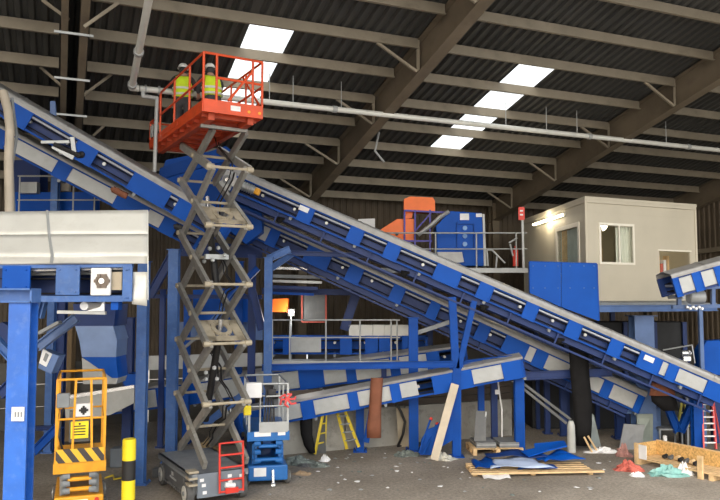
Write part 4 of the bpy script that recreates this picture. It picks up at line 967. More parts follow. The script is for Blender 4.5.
# fire sign, post and extinguishers on high walkway
fs = thing('fire_point_sign', 'red fire point sign on a white post beside the cabin', 'sign', at(523, 268, 19.3))
MB().bar(at(523.5, 268, 19.3), at(522, 207, 19.3), .06, .06).build('sign_post', PANELW, fs)
MB().bb(at(518.5, 220, 19.25), at(524.5, 207, 19.25)+V((0, .02, 0))).build('sign_board', RED, fs)
m = MB(); 
for yy in (210, 214): m.bb(at(520, yy+1.5, 19.23), at(523, yy, 19.23)+V((0, .01, 0)))
m.build('sign_print', PAPER, fs)
m = MB(); c = at(515.5, 266, 19.5); m.tube(c, c+V((0, 0, .45)), .08, 12); m.ball(c+V((0, 0, .45)), .08, 12); m.tube(c+V((0, 0, .5)), c+V((.0, 0, .6)), .025)
solo(m, 'fire_extinguisher', RED, 'red fire extinguisher standing at the end of the high walkway', 'extinguisher', smooth=True)
m = MB()
for a_, b_ in (((509, 243), (517, 238)), ((510, 244), (513, 256)), ((487, 250), (492, 250)), ((492, 250), (505, 263)), ((487, 250), (488, 266)), ((497, 256), (496, 268))): m.tube(at(*a_, 19.2), at(*b_, 19.2), .025)
solo(m, 'stair_rail', PANELW, 'bent white tube handrails at the head of the high stairs', 'handrail')
# back area behind the middle railing
solo(ppoly([(270, 299), (288, 298.5), (288, 312), (270, 312)], 19.6, .4), 'orange_machine', MORANGE, 'small orange box machine hanging behind the middle walkway, left end', 'machine')
fl = thing('floodlight', 'bright floodlight shining behind the middle walkway', 'lamp', at(291, 312, 19.5))
MB().bb(at(288, 316, 19.5), at(294.5, 309, 19.5)+V((0, .08, 0))).build('lamp_housing', BLACK, fl)
c = at(291.2, 312.5, 19.48); MB().tube(c, c+V((0, .02, 0)), .07, 14).build('lamp_glass', FLOOD, fl)
MB().bar(at(291, 316, 19.55), at(291, 361, 19.2), .03, .03).build('lamp_stand', GREY, fl)
dp = thing('framed_panel', 'dark grey panel in a thin red frame behind the walkway', 'panel', at(313, 322, 19.9))
MB().bb(at(303, 321, 19.9), at(325, 295, 19.9)+V((0, .05, 0))).build('dark_panel', CHAS, dp)
m = MB()
for a_, b_ in (((302, 322), (302, 294)), ((302, 294), (326, 294)), ((326, 294), (326, 322)), ((302, 322), (326, 322))): m.bar(at(*a_, 19.86), at(*b_, 19.86), .05, .04)
m.build('red_frame', mat('brick_red', (.35, .06, .04), .6), dp)
wp = thing('ribbed_cover', 'pale ribbed metal cover above the level conveyor', 'cover', at(380, 337, 19.3))
m = MB()
for k in range(5): x = 349+12*k; m.bb(at(x, 337, 19.25), at(x+11.6, 325, 19.25)+V((0, .35, 0)))
m.build('cover_panels', WHITE, wp)
# ================================================================== CABIN
ca = at(587.5, 302.5, 17.0); zc0 = ca.z; zc1 = at(587, 199, 17.0).z; Hc = zc1-zc0
fd = V((.91, .414, 0)).normalized(); L1 = 4.05; sdv = V((-.34, 5.7, 0)); L2 = sdv.length; sd_ = sdv.normalized()
p0 = V((ca.x, ca.y, zc0))
cb = thing('site_cabin', 'cream portable cabin with lit windows on a raised platform', 'cabin', p0)
def wall_holes(P, a, L, H, thk, holes, nrm):
    """panel with rectangular openings; a along, z up; holes (x0,x1,z0,z1)"""
    m = MB(frame(P, a, V(nrm), V((0, 0, 1)))); xs = sorted({0, L}|{h[0] for h in holes}|{h[1] for h in holes}); zs = sorted({0, H}|{h[2] for h in holes}|{h[3] for h in holes})
    for i in range(len(xs)-1):
        for j in range(len(zs)-1):
            cx = (xs[i]+xs[i+1])/2; cz = (zs[j]+zs[j+1])/2
            if any(h[0] < cx < h[1] and h[2] < cz < h[3] for h in holes): continue
            m.bb((xs[i], 0, zs[j]), (xs[i+1], thk, zs[j+1]))
    return m
def wpos(x, y):          # on cabin front plane -> (along, z)
    r_ = ray(x, y); nrm = V((-fd.y, fd.x, 0)); k = (p0-CAM).dot(nrm)/r_.dot(nrm); P = CAM+r_*k; return (P-p0).dot(fd), P.z-zc0
def spos(x, y):
    r_ = ray(x, y); nrm = V((-sd_.y, sd_.x, 0)); k = (p0-CAM).dot(nrm)/r_.dot(nrm); P = CAM+r_*k; return (P-p0).dot(sd_), P.z-zc0
w0 = wpos(601, 262); w1 = wpos(632, 226.5)
h0 = wpos(660, 280); h1 = wpos(690, 252)
nf = V((-fd.y, fd.x, 0))
wall_holes(p0, fd, L1, Hc, .06, [(w0[0], w1[0], w0[1], w1[1]), (h0[0], h1[0], h0[1], h1[1])], nf).build('front_wall', CAB, cb)
d0 = spos(579, 275); d1 = spos(557.5, 232)
sx0, sx1 = sorted((d0[0], d1[0]))
nsd = V((1, 0, 0)); nsd = (nsd-sd_*nsd.dot(sd_)).normalized()
wall_holes(p0, sd_, L2, Hc, .06, [(sx0, sx1, .85, d1[1])], nsd).build('side_wall', CAB, cb)
m = MB()
pc = [p0, p0+fd*L1, p0+fd*L1+sdv, p0+sdv]
m.bar(pc[1]+V((0, 0, Hc/2)), pc[2]+V((0, 0, Hc/2)), .06, Hc); m.bar(pc[2]+V((0, 0, Hc/2)), pc[3]+V((0, 0, Hc/2)), .06, Hc); m.build('rear_walls', CAB, cb)
m = MB(); m.prism([p-V((0, 0, .02)) for p in pc], (0, 0, .06)); m.build('cabin_floor', GREY, cb)
m = MB(); cc = (pc[0]+pc[2])/2; m.prism([cc+(p-cc)*1.02+V((0, 0, Hc)) for p in pc], (0, 0, .07)); m.build('cabin_roof', CAB, cb)
m = MB(); 
for p, q in ((pc[0], pc[1]), (pc[3], pc[0])): off = V((0, -.015, 0)); m.bar(p+V((0, 0, Hc-.04))+off, q+V((0, 0, Hc-.04))+off, .06, .1)
for p in (pc[0], pc[1]): m.bar(p+V((0, -.01, 0)), p+V((0, -.01, Hc)), .05, .05, up=(0, 1, 0))
m.build('corner_trim', CAB, cb)
def fr(P, a, nrm, x0, x1, z0, z1, t=.07, mullion=None):
    M = frame(P, a, nrm, V((0, 0, 1))); m = MB(M)
    m.bb((x0-t, -.03, z0-t), (x1+t, .02, z0)); m.bb((x0-t, -.03, z1), (x1+t, .02, z1+t)); m.bb((x0-t, -.03, z0), (x0, .02, z1)); m.bb((x1, -.03, z0), (x1+t, .02, z1))
    if mullion: m.bb((mullion-.02, -.02, z0), (mullion+.02, .02, z1))
    f = m.build('window_frame', TRIMW, cb); MB(M).bb((x0, .025, z0), (x1, .033, z1)).build('pane', GLASS, f); return f
fr(p0, fd, nf, w0[0], w1[0], w0[1], w1[1], .06, w0[0]+(w1[0]-w0[0])*.58)
fr(p0, sd_, nsd, sx0, sx1, .85, d1[1], .12)
m = MB(frame(p0, fd, nf, V((0, 0, 1)))); m.bb((h0[0]-.04, -.02, h1[1]), (h1[0]+.04, .02, h1[1]+.04)); m.build('hatch_lintel', TRIMW, cb)
bl = thing('window_blind', 'pale grey blind inside the side window of the cabin', 'blind', p0+sd_*sx0)
MB(frame(p0, sd_, nsd, V((0, 0, 1)))).bb((sx0, .1, .85), (sx1, .12, d1[1])).build('blind_cloth', mat('blind_cloth', (.55, .6, .58), .7), bl)
for k in range(7):      # wall joint lines on the front (real battens)
    pass
m = MB(frame(p0, fd, nf, V((0, 0, 1))))
for k in range(1, 8): m.bb((0, -.004, Hc*k/8), (L1*.5 if .3 < k/8 < .75 else L1, .0, Hc*k/8+.012)) if not (.3 < k/8 < .75) else m.bb((w1[0]+.08, -.004, Hc*k/8), (h0[0]-.05, 0, Hc*k/8+.012))
m.build('panel_battens', CAB, cb)
# inside of the cabin
sf = thing('shelf_unit', 'wooden shelf unit seen through the front window of the cabin', 'shelf', p0+fd*.7+sd_*1.6)
m = MB(frame(p0+fd*.2+sd_*1.5, fd, nf, V((0, 0, 1))))
for zz in (.6, 1.05, 1.5, 1.9): m.bb((0, 0, zz), (1.1, .4, zz+.04))
for x in (0, 1.1): m.bb((x-.03, 0, .05), (x+.03, .4, 2.2))
m.build('shelf_boards', WOOD, sf)
cl = thing('window_curtain', 'pale curtain behind the right half of the cabin front window', 'curtain', p0+fd*1.2+nf*.2)
m = MB(frame(p0+fd*(w0[0]+(w1[0]-w0[0])*.6)+nf*.15, fd, nf, V((0, 0, 1)))); m.add(*sheet(2, 24, lambda u, v_: (u*(w1[0]-w0[0])*.45, .03*math.sin(u*30), w0[1]+(w1[1]-w0[1])*v_))); m.build('curtain_cloth', TRIMW, cl, solid=.005)
random.seed(5)
for k in range(9):
    u = h0[0]+.05+k*.125; zz = h0[1]+random.uniform(.25, .5)
    m = MB(frame(p0, fd, nf, V((0, 0, 1)))); m.bb((u, .7, .04), (u+.09, .85, zz+.25))
    solo(m, 'stored_roll', [REDC, PAPER, WOOD][k % 3], '%s item standing upright inside the cabin hatch' % ['red', 'white', 'wooden'][k % 3], 'bundle', 'goods inside the cabin hatch')
tl = thing('tube_light', 'glowing fluorescent tube light on the side of the cabin', 'lamp', p0+sd_*2)
ta = spos(536, 227); tb = spos(566, 213.5)
M = frame(p0, sd_, nsd, V((0, 0, 1)))
tl0, tl1 = sorted((ta[0], tb[0])); 
MB(M).bb((tl0, -.06, tb[1]-.08), (tl1, 0, tb[1]+.02)).build('fitting', TRIMW, tl)
MB(M).tube((tl0+.05, -.1, tb[1]-.04), (tl1-.05, -.1, tb[1]-.04), .035, 10).build('tube', TUBE, tl, smooth=True)
# platform below the cabin
dk = thing('cabin_platform', 'dark steel platform carrying the cream cabin', 'platform', p0-V((0, 0, .2)))
m = MB(); cc = (pc[0]+pc[2])/2
m.prism([pc[0]-V((.1, .1, .07)), pc[1]+V((.5, -.1, -.07)), pc[2]+V((.4, 0, -.07)), pc[3]-V((.1, 0, .07))], (0, 0, .05)); m.build('platform_deck', GREY, dk)
m = MB(); a_ = pc[0]-V((-.2, .08, .16)); b_ = pc[1]+V((.5, -.08, -.16)); m.ibeam(a_, b_, .12, .18, .02); m.build('front_beam', SBLUE, dk)
m = MB(); m.ibeam(pc[0]-V((-.1, 0, .16)), pc[3]-V((-.1, 0, .16)), .12, .18, .02); m.build('side_beam', SBLUE, dk)
for q in (pc[3]+V((.2, -.1, 0)), pc[2]-V((.2, .2, 0))):
    m = MB(); m.ibeam(V((q.x, q.y, 0)), V((q.x, q.y, zc0-.25)), .16, .16, .02, up=(0, 1, 0)); m.build('leg', DBLUE, dk)
# guard in front of cabin
gp_ = thing('guard_panel', 'large bright blue guard panel in front of the cream cabin', 'panel', at(565, 308, 16.82))
for i, q in enumerate(([(530, 262), (561, 263), (561, 307), (530, 293)], [(561.5, 263), (596, 264.5), (598.5, 321), (561.5, 307)])):
    ppoly(q, 16.82, .03).build('sheet', BLUE2, gp_)
for x in (533, 545, 558, 570, 584, 594):
    c = at(x, 266, 16.8); MB().tube(c-V((0, .02, 0)), c, .018, 6).build('rivet', LBLUE, gp_); c = at(x, 288, 16.8); MB().tube(c-V((0, .02, 0)), c, .018, 6).build('rivet', LBLUE, gp_)
m = MB(); m.bar(at(529.5, 262, 16.87), at(530, 293, 16.87), .05, .05); m.bar(at(596.5, 264, 16.87), at(598.5, 321, 16.87), .05, .05); m.bar(at(529.5, 262, 16.87), at(596.5, 264, 16.87), .05, .05)
m.build('edge_frame', BLUE, gp_)
# bits around cabin conveyor
cvf = thing('conveyor_trestle', 'dark blue trestle with a pale drum below the cabin conveyor', 'frame', at(692, 305, 16.3))
m = MB()
for x in (679, 713): m.bar(at(x, 289, 16.1), at(x, 306, 16.1), .09, .09)
m.bar(at(677, 289.5, 16.1), at(722, 287, 16.1), .1, .07); m.bar(at(672, 307, 16.1), at(722, 306, 16.1), .12, .09); m.build('frame', SBLUE, cvf)
q = at(700, 306, 17.8); MB().bar(q, V((q.x, q.y, 0)), .1, .1).build('leg', SBLUE, cvf)
m = MB(); c = at(696, 297, 16.2); m.tube(c-V((.2, 0, 0)), c+V((.2, 0, 0)), .17, 16); m.build('drum', PANELW, cvf, smooth=True, bevel=.03)
m = MB()
for k in range(6): m.ball(at(687+3*k, 307+(k % 2)*1.5, 16.0), .05, 6)
m.build('fittings', CHROME, cvf)
vm = thing('valve_unit', 'small metal valve unit in a wire frame behind the long conveyor', 'machine', at(686, 364, 17.9))
m = MB(); c = at(686, 353, 17.9)
m.tube(c-V((.12, 0, 0)), c+V((.12, 0, 0)), .07, 10); m.ball(c+V((.07, -.03, .02)), .06, 8); m.box(c-V((0, 0, .15)), (.2, .15, .12)); m.build('valve_body', CHROME, vm)
m = MB(); m.path([at(663, 350, 17.9), at(692, 345, 17.9), at(695, 363, 17.9)], .02, 6); m.bar(at(686, 358, 17.95), V((c.x, c.y+.05, 0)), .05, .05); m.build('wire_frame', GALV, vm)
solo(ppoly([(701, 350), (707, 341), (726, 340), (726, 376), (701, 372)], 18.1, .4), 'machine_housing', BLUE2, 'bright blue machine housing cut by the right edge', 'machine')
m = MB(); q = at(714, 372, 18.3); m.bar(V((q.x, q.y, 0)), q, .2, .2); solo(m, 'support_post', DBLUE, 'dark blue stub post under the blue housing at the right edge', 'post', 'blue steel posts')
# ================================================================== HANGING BELTS
def belt(label, pts, Y, m_, wob=.03, name='rubber_belt'):
    """pts: list of (xl, xr, y) rows"""
    m = MB(); rows = []; n = 5
    for j, (a_, b_, y) in enumerate(pts):
        for i in range(n):
            p = at(a_+(b_-a_)*i/(n-1), y, Y); p.y += wob*math.sin(j*1.3)+.05*((i-2)/2)**2; rows.append(p)
    m.add(rows, [(j*n+i, j*n+i+1, (j+1)*n+i+1, (j+1)*n+i) for j in range(len(pts)-1) for i in range(n-1)])
    return solo(m, name, m_, label, 'belt', smooth=True, solid=.025)
belt('wide black rubber belt hanging down from the long conveyor', [(569, 589, 338), (570, 589, 355), (571, 590, 375), (573, 592, 400), (575, 592, 425), (577, 591, 446)], 17.15, BELT)
belt('long brown rubber belt hanging below the lower rising conveyor', [(371, 383, 378), (370, 382, 395), (369, 381, 412), (367, 381, 426), (367, 381, 438)], 16.3, RUST)
belt('black curved rubber strip hanging left of the yellow ladder', [(300, 312, 413), (300, 312, 425), (301, 312, 435), (304, 314, 445), (309, 315, 453)], 16.5, BELT)
belt('short brown rubber flap under the long conveyor at the right', [(653, 676, 379), (652, 676, 388), (650, 676, 396)], 16.9, RUST, name='rubber_flap')
belt('short black rubber flap below the brown flap at the right', [(651, 674, 393), (653, 678, 402), (664, 680, 411)], 17.0, BELT, name='rubber_flap')
DARKM = mat('deep_shade_paint', (.02, .022, .026), .7, 0, .3, 2)  # near-black colour stands in for the deep shade around the added housing
dm = thing('shade_housing', 'near-black machine housing with blue ribs, added to fill the deep shade behind the black belt', 'machine', V((at(610, 400, -22.6).x, 22.6, 0)))
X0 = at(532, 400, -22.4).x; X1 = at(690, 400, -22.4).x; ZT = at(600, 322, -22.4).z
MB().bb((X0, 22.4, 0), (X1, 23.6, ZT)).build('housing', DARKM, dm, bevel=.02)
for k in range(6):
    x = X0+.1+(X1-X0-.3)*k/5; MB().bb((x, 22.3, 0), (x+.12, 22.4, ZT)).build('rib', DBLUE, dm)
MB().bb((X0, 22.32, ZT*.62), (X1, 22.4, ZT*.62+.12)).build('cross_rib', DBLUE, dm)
# ================================================================== LADDERS
def sY(Y, k): return Y-k if Y < 0 else Y+k
def ladder(label, a0, a1, b0, b1, Y, n, m_, rung_m=None, w_=.04, lean=.25, back=None, cat='ladder', name='step_ladder'):
    """a: left stile bottom->top px; b: right stile"""
    A = [at(*a0, Y), at(*a1, sY(Y, lean))]; Bv = [at(*b0, Y), at(*b1, sY(Y, lean))]
    base = az(*a0); 
    for q in (A[0], Bv[0]): q.z = max(q.z, 0.0)
    r = thing(name, label, cat, (A[0]+Bv[0])/2)
    for q in (A, Bv): MB().bar(q[0], q[1], w_, .07).build('stile', m_, r)
    for k in range(1, n+1):
        f = k/(n+1); MB().bar(A[0].lerp(A[1], f), Bv[0].lerp(Bv[1], f), .07, .03).build('rung', rung_m or m_, r)
    if back:
        for (x0, y0), (x1, y1) in back: 
            q = at(x0, y0, sY(Y, 2*lean+.2)); q.z = max(q.z, 0); MB().bar(q, at(x1, y1, sY(Y, lean)), w_*.8, .05).build('rear_leg', m_, r)
    return r
YL = -18.75
ladder('yellow step ladder with grey treads under the lower rising conveyor', (347, 449), (334, 400), (359, 447), (341, 400), YL, 5, LYEL, GREY)
m = MB(); m.bar(az(315, 454, .03), at(325, 404, 16.6), .05, .06); m.bar(az(325, 451, .03), at(327, 404, 16.65), .03, .05)
for f in (.2, .4, .6, .8): m.bar(az(315, 454, .03).lerp(at(325, 404, 16.6), f), az(325, 451, .03).lerp(at(327, 404, 16.65), f), .03, .03)
solo(m, 'ladder_section', LYEL, 'leaning yellow ladder section left of the yellow step ladder', 'ladder')
ladder('red and white step ladder at the right edge', (704, 449), (702, 398), (716, 449), (712, 398), -19.0, 7, PINK, PAPER, back=[((722, 448), (713, 400))])
ladder('olive yellow trestle ladder behind the crate at the right', (676, 434), (682, 402), (690, 435), (684, 402), -21.0, 2, mat('olive_yellow', (.42, .38, .08), .6), w_=.035)
# ================================================================== FLOOR ITEMS
def on(x, y, z=0.0): return az(x, y, z)
# leaning plank
m = MB(); a_ = on(434, 461); b_ = at(455, 384, 16.25); m.bar(a_+V((0, 0, .03)), b_, .2, .05, up=(0, 1, 0)); solo(m, 'timber_plank', mat('weathered_plank', (.55, .48, .38), .8), 'pale timber plank leaning on the forked blue post', 'plank')
# curved blue plate
m = MB(); pts = [(453, 384), (449, 402), (444, 418), (436, 426), (427, 430), (421, 440), (420, 455), (431, 455), (443, 446), (453, 440)]
solo(ppoly(pts, 16.35, .04), 'curved_plate', BLUE, 'curved blue steel plate standing left of the forked post', 'plate')
m = MB()
for a_, b_ in (((419, 453), (431, 418)), ((424, 454), (437, 423))): m.tube(at(*a_, 16.2), at(*b_, 16.5), .025)
solo(m, 'hand_truck', BLUE, 'pair of thin blue handles leaning beside the curved plate', 'hand truck')
m = MB(); c = at(431, 419, 16.5); m.ball(c, .05); m.ball(at(437, 424, 16.5), .05); solo(m, 'handle_grip', RED, 'small red grips at the top of the thin blue handles', 'grip')
# black hose
m = MB(); m.path([at(395, 401, 17.4), at(401, 412, 17.4), at(405, 422, 17.4), at(403, 434, 17.4), on(398, 446, .03), on(412, 444, .03), on(422, 443, .03)], .035, 8)
solo(m, 'black_hose', BLACK, 'black hose hanging in a loop to the floor in front of the concrete wall', 'hose', smooth=True)
m = MB(); m.prism([on(399, 447), on(418, 446), at(416, 409, 17.5), at(396, 408, 17.45)], (0, .05, 0)); solo(m, 'tan_board', mat('tan_board', (.36, .31, .23), .8), 'tan board leaning on the concrete wall behind the black hose', 'board')
m = MB(); m.prism([on(313, 454), on(326, 453), at(325, 415, 16.75), at(319, 412, 16.75)], (0, .04, 0)); solo(m, 'slate_board', CHAS, 'dark grey board leaning behind the yellow ladder section', 'board')
# grey cylinder and angled sheets
m = MB(); c = on(571.5, 452); m.tube(c, c+V((0, 0, .68)), .11, 16, .1); m.tube(c+V((0, 0, .68)), c+V((0, 0, .8)), .1, 16, .06); solo(m, 'gas_cylinder', mat('pale_cylinder', (.44, .46, .45), .5), 'pale grey upright cylinder in front of the black hanging belt', 'cylinder', smooth=True)
m = MB(); m.prism([on(590, 449), on(601, 446), at(594, 415, 17.4), at(590, 412, 17.4)], (0, .03, 0)); solo(m, 'leaning_sheet', mat('grey_green_sheet', (.27, .31, .31), .5), 'narrow grey-green sheet leaning against the black belt', 'sheet')
m = MB(); m.bar(on(592, 452, .03), at(584, 437, 16.9), .05, .04); m.bar(on(597, 451, .03), at(588, 436, 17.0), .04, .04); solo(m, 'timber_offcut', WOOD, 'pale timber offcuts leaning at the foot of the black belt', 'timber')
# grey board, cabinet
m = MB(); m.prism([on(619, 450), on(641, 449), at(645, 425, 17.5), at(624, 424, 17.5)], (0, .04, 0)); solo(m, 'grey_board', BOARD, 'square grey board leaning behind the wooden crate', 'board')
m = MB(); m.prism([on(637, 446), on(653, 444), at(653, 414, 17.8), at(637, 414, 17.8)], (0, .04, 0)); solo(m, 'steel_door', mat('grey_green_metal', (.24, .28, .26), .5), 'grey-green metal door standing behind the grey board', 'door')
post('blue leg right of the grey-green metal door', 656, 6, 408, 18.3, SBLUE)
m = MB(); c = on(671, 446); m.bb(c+V((-.3, 0, .42)), c+V((.35, .5, .46)))
for x, y in ((-.28, .03), (.32, .03), (-.28, .47), (.32, .47)): m.bb(c+V((x-.02, y-.02, 0)), c+V((x+.02, y+.02, .42)))
solo(m, 'work_stand', GREY, 'small grey work stand behind the wooden crate', 'stand')
m = MB(); c = on(685, 445); m.bb(c, c+V((.42, .4, .42))); solo(m, 'dark_bin', BLACK, 'dark box bin beneath the trestle ladder', 'bin', bevel=.02)
m = MB(); c = on(664, 447); m.bb(c, c+V((.1, .1, .3))); solo(m, 'plastic_bottle', PAPER, 'white plastic container beside the small work stand', 'container', bevel=.03)
# pallets
def pallet(label, c, yaw, L=1.3, W=1.0, h=.14, m_=None, boards=7):
    M = yawm(c, yaw); r = thing('wooden_pallet', label, 'pallet', c); m_ = m_ or WOOD
    for k in range(boards):
        y = -W/2+(W-.09)*k/(boards-1); MB(M).bb((-L/2, y, h-.02), (L/2, y+.09, h)).build('deck_board', m_, r)
    for x in (-L/2, -.05, L/2-.1):
        m = MB(M)
        for y in (-W/2, -.05, W/2-.1): m.bb((x, y, .02), (x+.1, y+.1, h-.02))
        m.bb((x, -W/2, 0), (x+.1, W/2, .02)); m.build('block_runner', m_, r)
    return r, M
pc1 = on(494, 451.5)
_, M1 = pallet('wooden pallet carrying stacked grey panels behind the blue sheets', pc1, 4, 1.3, .9, .17)
for k in range(6):
    m = MB(M1); x = -.55 if k < 3 else .05; zz = .172+.045*(k % 3); m.bb((x+.01*(k % 2), -.36, zz), (x+.52, .36, zz+.04))
    solo(m, 'composite_board', [BOARD, GALV, BOARD][k % 3], '%s panel in the %s stack on the rear pallet' % (['lowest grey', 'middle pale grey', 'topmost grey'][k % 3], ['left', 'right'][k//3]), 'panel', 'stacked grey panels on the rear pallet', bevel=.004)
m = MB(); m.prism([at(474, 441, 16.9), at(486, 441, 16.9), at(486, 411, 17.2), at(476, 411, 17.2)], (0, .04, 0)); solo(m, 'dark_board', CHAS, 'dark upright board resting on the rear pallet', 'board')
m = MB(); m.bar(M1 @ V((-.18, .38, .18)), at(486, 412, 17.1), .03, .03); m.ball(M1 @ V((-.18, .36, .24)), .06); solo(m, 'mop', PAPER, 'white mop standing upright on the rear pallet', 'mop')
pc2 = on(528, 471)
_, M2 = pallet('long pallet under a jumble of blue sheets in the foreground', pc2, 3, 2.75, .85, .11, boards=5)
def crump(label, M, pts, z0, amp, m_, nm='plastic_sheet', cat='sheet', seed=1, thick=.012, fold=3.0, tilt=0):
    random.seed(seed); m = MB(M); (x0, y0), (x1, y1), (x2, y2), (x3, y3) = pts; R = 9; C_ = 16
    ph = random.uniform(0, 6)
    def f(u, v_):
        x = (x0*(1-u)+x1*u)*(1-v_)+(x3*(1-u)+x2*u)*v_; y = (y0*(1-u)+y1*u)*(1-v_)+(y3*(1-u)+y2*u)*v_
        z = z0+tilt*v_+amp*(math.sin(PI*u)**.5 if 0 < u < 1 else 0)*(.6+.4*math.sin(fold*u*3+ph))*(.5+.5*v_)+amp*.2*math.sin(9*v_+7*u)+amp*.2
        return (x, y, max(z, z0))
    m.add(*sheet(R, C_, f)); return solo(m, nm, m_, label, cat, 'sheets heaped on the front pallet' if cat == 'sheet' else None, smooth=True, solid=thick)
crump('pale translucent sheet draped over the left part of the front pallet', M2, [(-1.0, -.5), (.45, -.55), (.15, .3), (-.75, .3)], .15, .15, SHEETB, seed=2, fold=.3)
crump('folded bright blue sheet flopping over the right end of the front pallet', M2, [(.35, -.2), (1.35, -.05), (1.2, .45), (.2, .4)], .22, .14, BLUE2, seed=3)
crump('blue sheet at the left end of the front pallet', M2, [(-1.3, -.35), (-.75, -.4), (-.7, .35), (-1.25, .4)], .14, .1, BLUE, seed=4)
crump('dark blue sheet at the back of the front pallet', M2, [(-.9, .1), (.5, .1), (.5, .5), (-.9, .5)], .26, .12, DBLUE, seed=5)
crump('blue panel lying across the middle of the front pallet', M2, [(-.35, -.38), (.6, -.34), (.6, .0), (-.2, .0)], .13, .02, BLUE, seed=6)
m = MB(M2); m.prism([(.2, .1, .36), (1.0, .2, .5), (1.05, .55, .55), (.3, .5, .5)], (0, 0, .03)); solo(m, 'blue_board', BLUE2, 'flat blue panel propped on top of the sheets at the right', 'sheet')
m = MB(M2); m.prism([(.0, -.1, .34), (.5, .1, .42), (.35, .3, .46), (-.1, .2, .4)], (0, 0, .02)); solo(m, 'blue_board', BLUE2, 'small blue panel edge in the middle of the heaped sheets', 'sheet')
m = MB(M2); m.bar((-1.45, -.55, .09), (1.6, -.48, .09), .09, .04); solo(m, 'long_batten', WOOD, 'long pale batten along the front edge of the front pallet', 'timber')
m = MB(M2); m.add(*sheet(3, 8, lambda u, v_: (-1.2+.6*u, -.75+.25*v_, .02+.05*v_+.02*math.sin(u*9)))); solo(m, 'paper_scrap', PAPER, 'torn white wrapping at the front left corner of the pallet', 'litter', solid=.006)
# crate
cc0 = on(637, 467); 
crt = thing('wooden_crate', 'open wooden crate with strand-board back at the lower right', 'crate', cc0)
ul = on(637, 464); ur = on(718, 486); bl = on(660, 449.5); 
a_ = (ur-ul).normalized(); L_ = (ur-ul).length+.6; 
M3 = frame(ul, a_, (V((-a_.y, a_.x, 0))), V((0, 0, 1)))
M3 = Matrix.Translation(ul) @ Matrix.Rotation(math.atan2(a_.y, a_.x)+.12, 4, 'Z')
Wd = .75
MB(M3).bb((0, Wd, .02), (L_, Wd+.03, .48)).build('back_board', OSB, crt)
MB(M3).bb((-.03, 0, .02), (0, Wd, .48)).build('end_board', OSB, crt)
m = MB(M3)
for k in range(5): m.bb((0, .03+.15*k, .12), (L_, .13+.15*k, .15))
m.build('base_boards', WOOD, crt)
m = MB(M3)
for x in (.0, L_/3, 2*L_/3-.05, L_-.1): m.bb((x, 0, 0), (x+.1, Wd, .12))
m.build('skids', WOOD, crt)
m = MB(M3); m.bb((-.05, -.03, 0), (.04, .03, .5)); m.bb((-.02, Wd+.03, .44), (L_, Wd+.07, .5)); m.bb((1.62, -.06, 0), (1.74, .0, .5)); m.build('corner_posts', WOOD, crt)
MB(M3).bb((.07, -.02, .15), (.28, .0, .48)).build('paper_notice', PAPER, crt)
random.seed(11)
for k in range(7):
    c = M3 @ V((.45+.14*k, random.uniform(.35, .55), .151)); m = MB(); m.ball(c+V((0, 0, .06)), .08, 6, (1, .9, .7)); m.ball(c+V((.05, .03, .08)), .05, 6)
    solo(m, 'scrap_piece', [BLACK, CHAS, WOOD][k % 3], '%s lump of scrap lying in the wooden crate' % ['black', 'dark grey', 'tan'][k % 3], 'scrap', 'scrap in the crate')
def heap(label, x, y, rx, ry, rz_, m_, seed, nm='rubbish_heap', cat='rubbish'):
    random.seed(seed); c = on(x, y); m = MB(); n = 18; R = 7
    vs = [c+V((0, 0, rz_))]; 
    for j in range(1, R+1):
        for i in range(n):
            t = 2*PI*i/n; q = j/R; k = random.uniform(.65, 1.25)
            vs.append(c+V((math.cos(t)*rx*q*k, math.sin(t)*ry*q*k, max(.0, rz_*(1-q**1.5)+random.uniform(-.8, 1.0)*rz_*.7*(1-q*.7)) if j < R else 0)))
    fs = [(0, 1+i, 1+(i+1) % n) for i in range(n)]
    for j in range(R-1):
        for i in range(n): a = 1+j*n+i; b = 1+j*n+(i+1) % n; fs.append((a, a+n, b+n, b))
    m.add(vs, fs); return solo(m, nm, m_, label, cat, 'rubbish heaps on the floor')
heap('crumpled red and white cloth heap left of the crate', 628, 470, .33, .24, .17, REDC, 1)
heap('red packaging heap behind the red cloth, beside the crate end', 624, 456, .22, .2, .22, mat('faded_packaging', (.38, .20, .18), .8, 0, .3, 8), 2)
heap('teal plastic heap in front of the crate', 668, 475, .5, .22, .17, TEAL, 3)
heap('crumpled white paper heap in front of the crate', 684, 474, .22, .2, .2, PAPER, 4)
heap('flattened brown cardboard heap in front of the parked blue lift', 302, 474, .25, .15, .05, mat('cardboard', (.34, .25, .16), .9), 31)
heap('white paper heap at the foot of the red cloth', 637, 476, .18, .12, .07, PAPER, 5)
heap('greenish rubble heap behind the small blue lift', 296, 463, .5, .35, .13, RUBB, 6)
heap('greenish rubble heap in front of the black curved strip', 318, 466, .28, .2, .07, RUBB, 7)
heap('broken glassy rubble at the foot of the post by the hose', 406, 455, .35, .25, .09, RUBB, 8)
heap('crumpled white sheet on the floor by the ladders', 325, 461, .14, .12, .12, PAPER, 9)
heap('pale offcuts heaped beside the forked post', 442, 459, .35, .25, .12, mat('pale_offcuts', (.5, .5, .45), .8, 0, .3, 9), 10)
heap('round tan heap behind the tall lift chassis', 208, 462, .45, .4, .42, mat('tan_sack', (.36, .27, .15), .8, 0, .2, 5), 12)
heap('white shreds behind the front pallet at its right', 602, 452, .45, .2, .1, PAPER, 13)
heap('dark rubble under the left ladders', 305, 466, .2, .14, .05, CHAS, 14)
m = MB(); c = on(116, 468); m.bb(c+V((-.16, 0, 0)), c+V((.16, .3, .45))); solo(m, 'grey_bin', mat('blue_grey_bin', (.13, .16, .20), .6), 'small blue-grey box standing behind the striped bollard', 'box', bevel=.03)
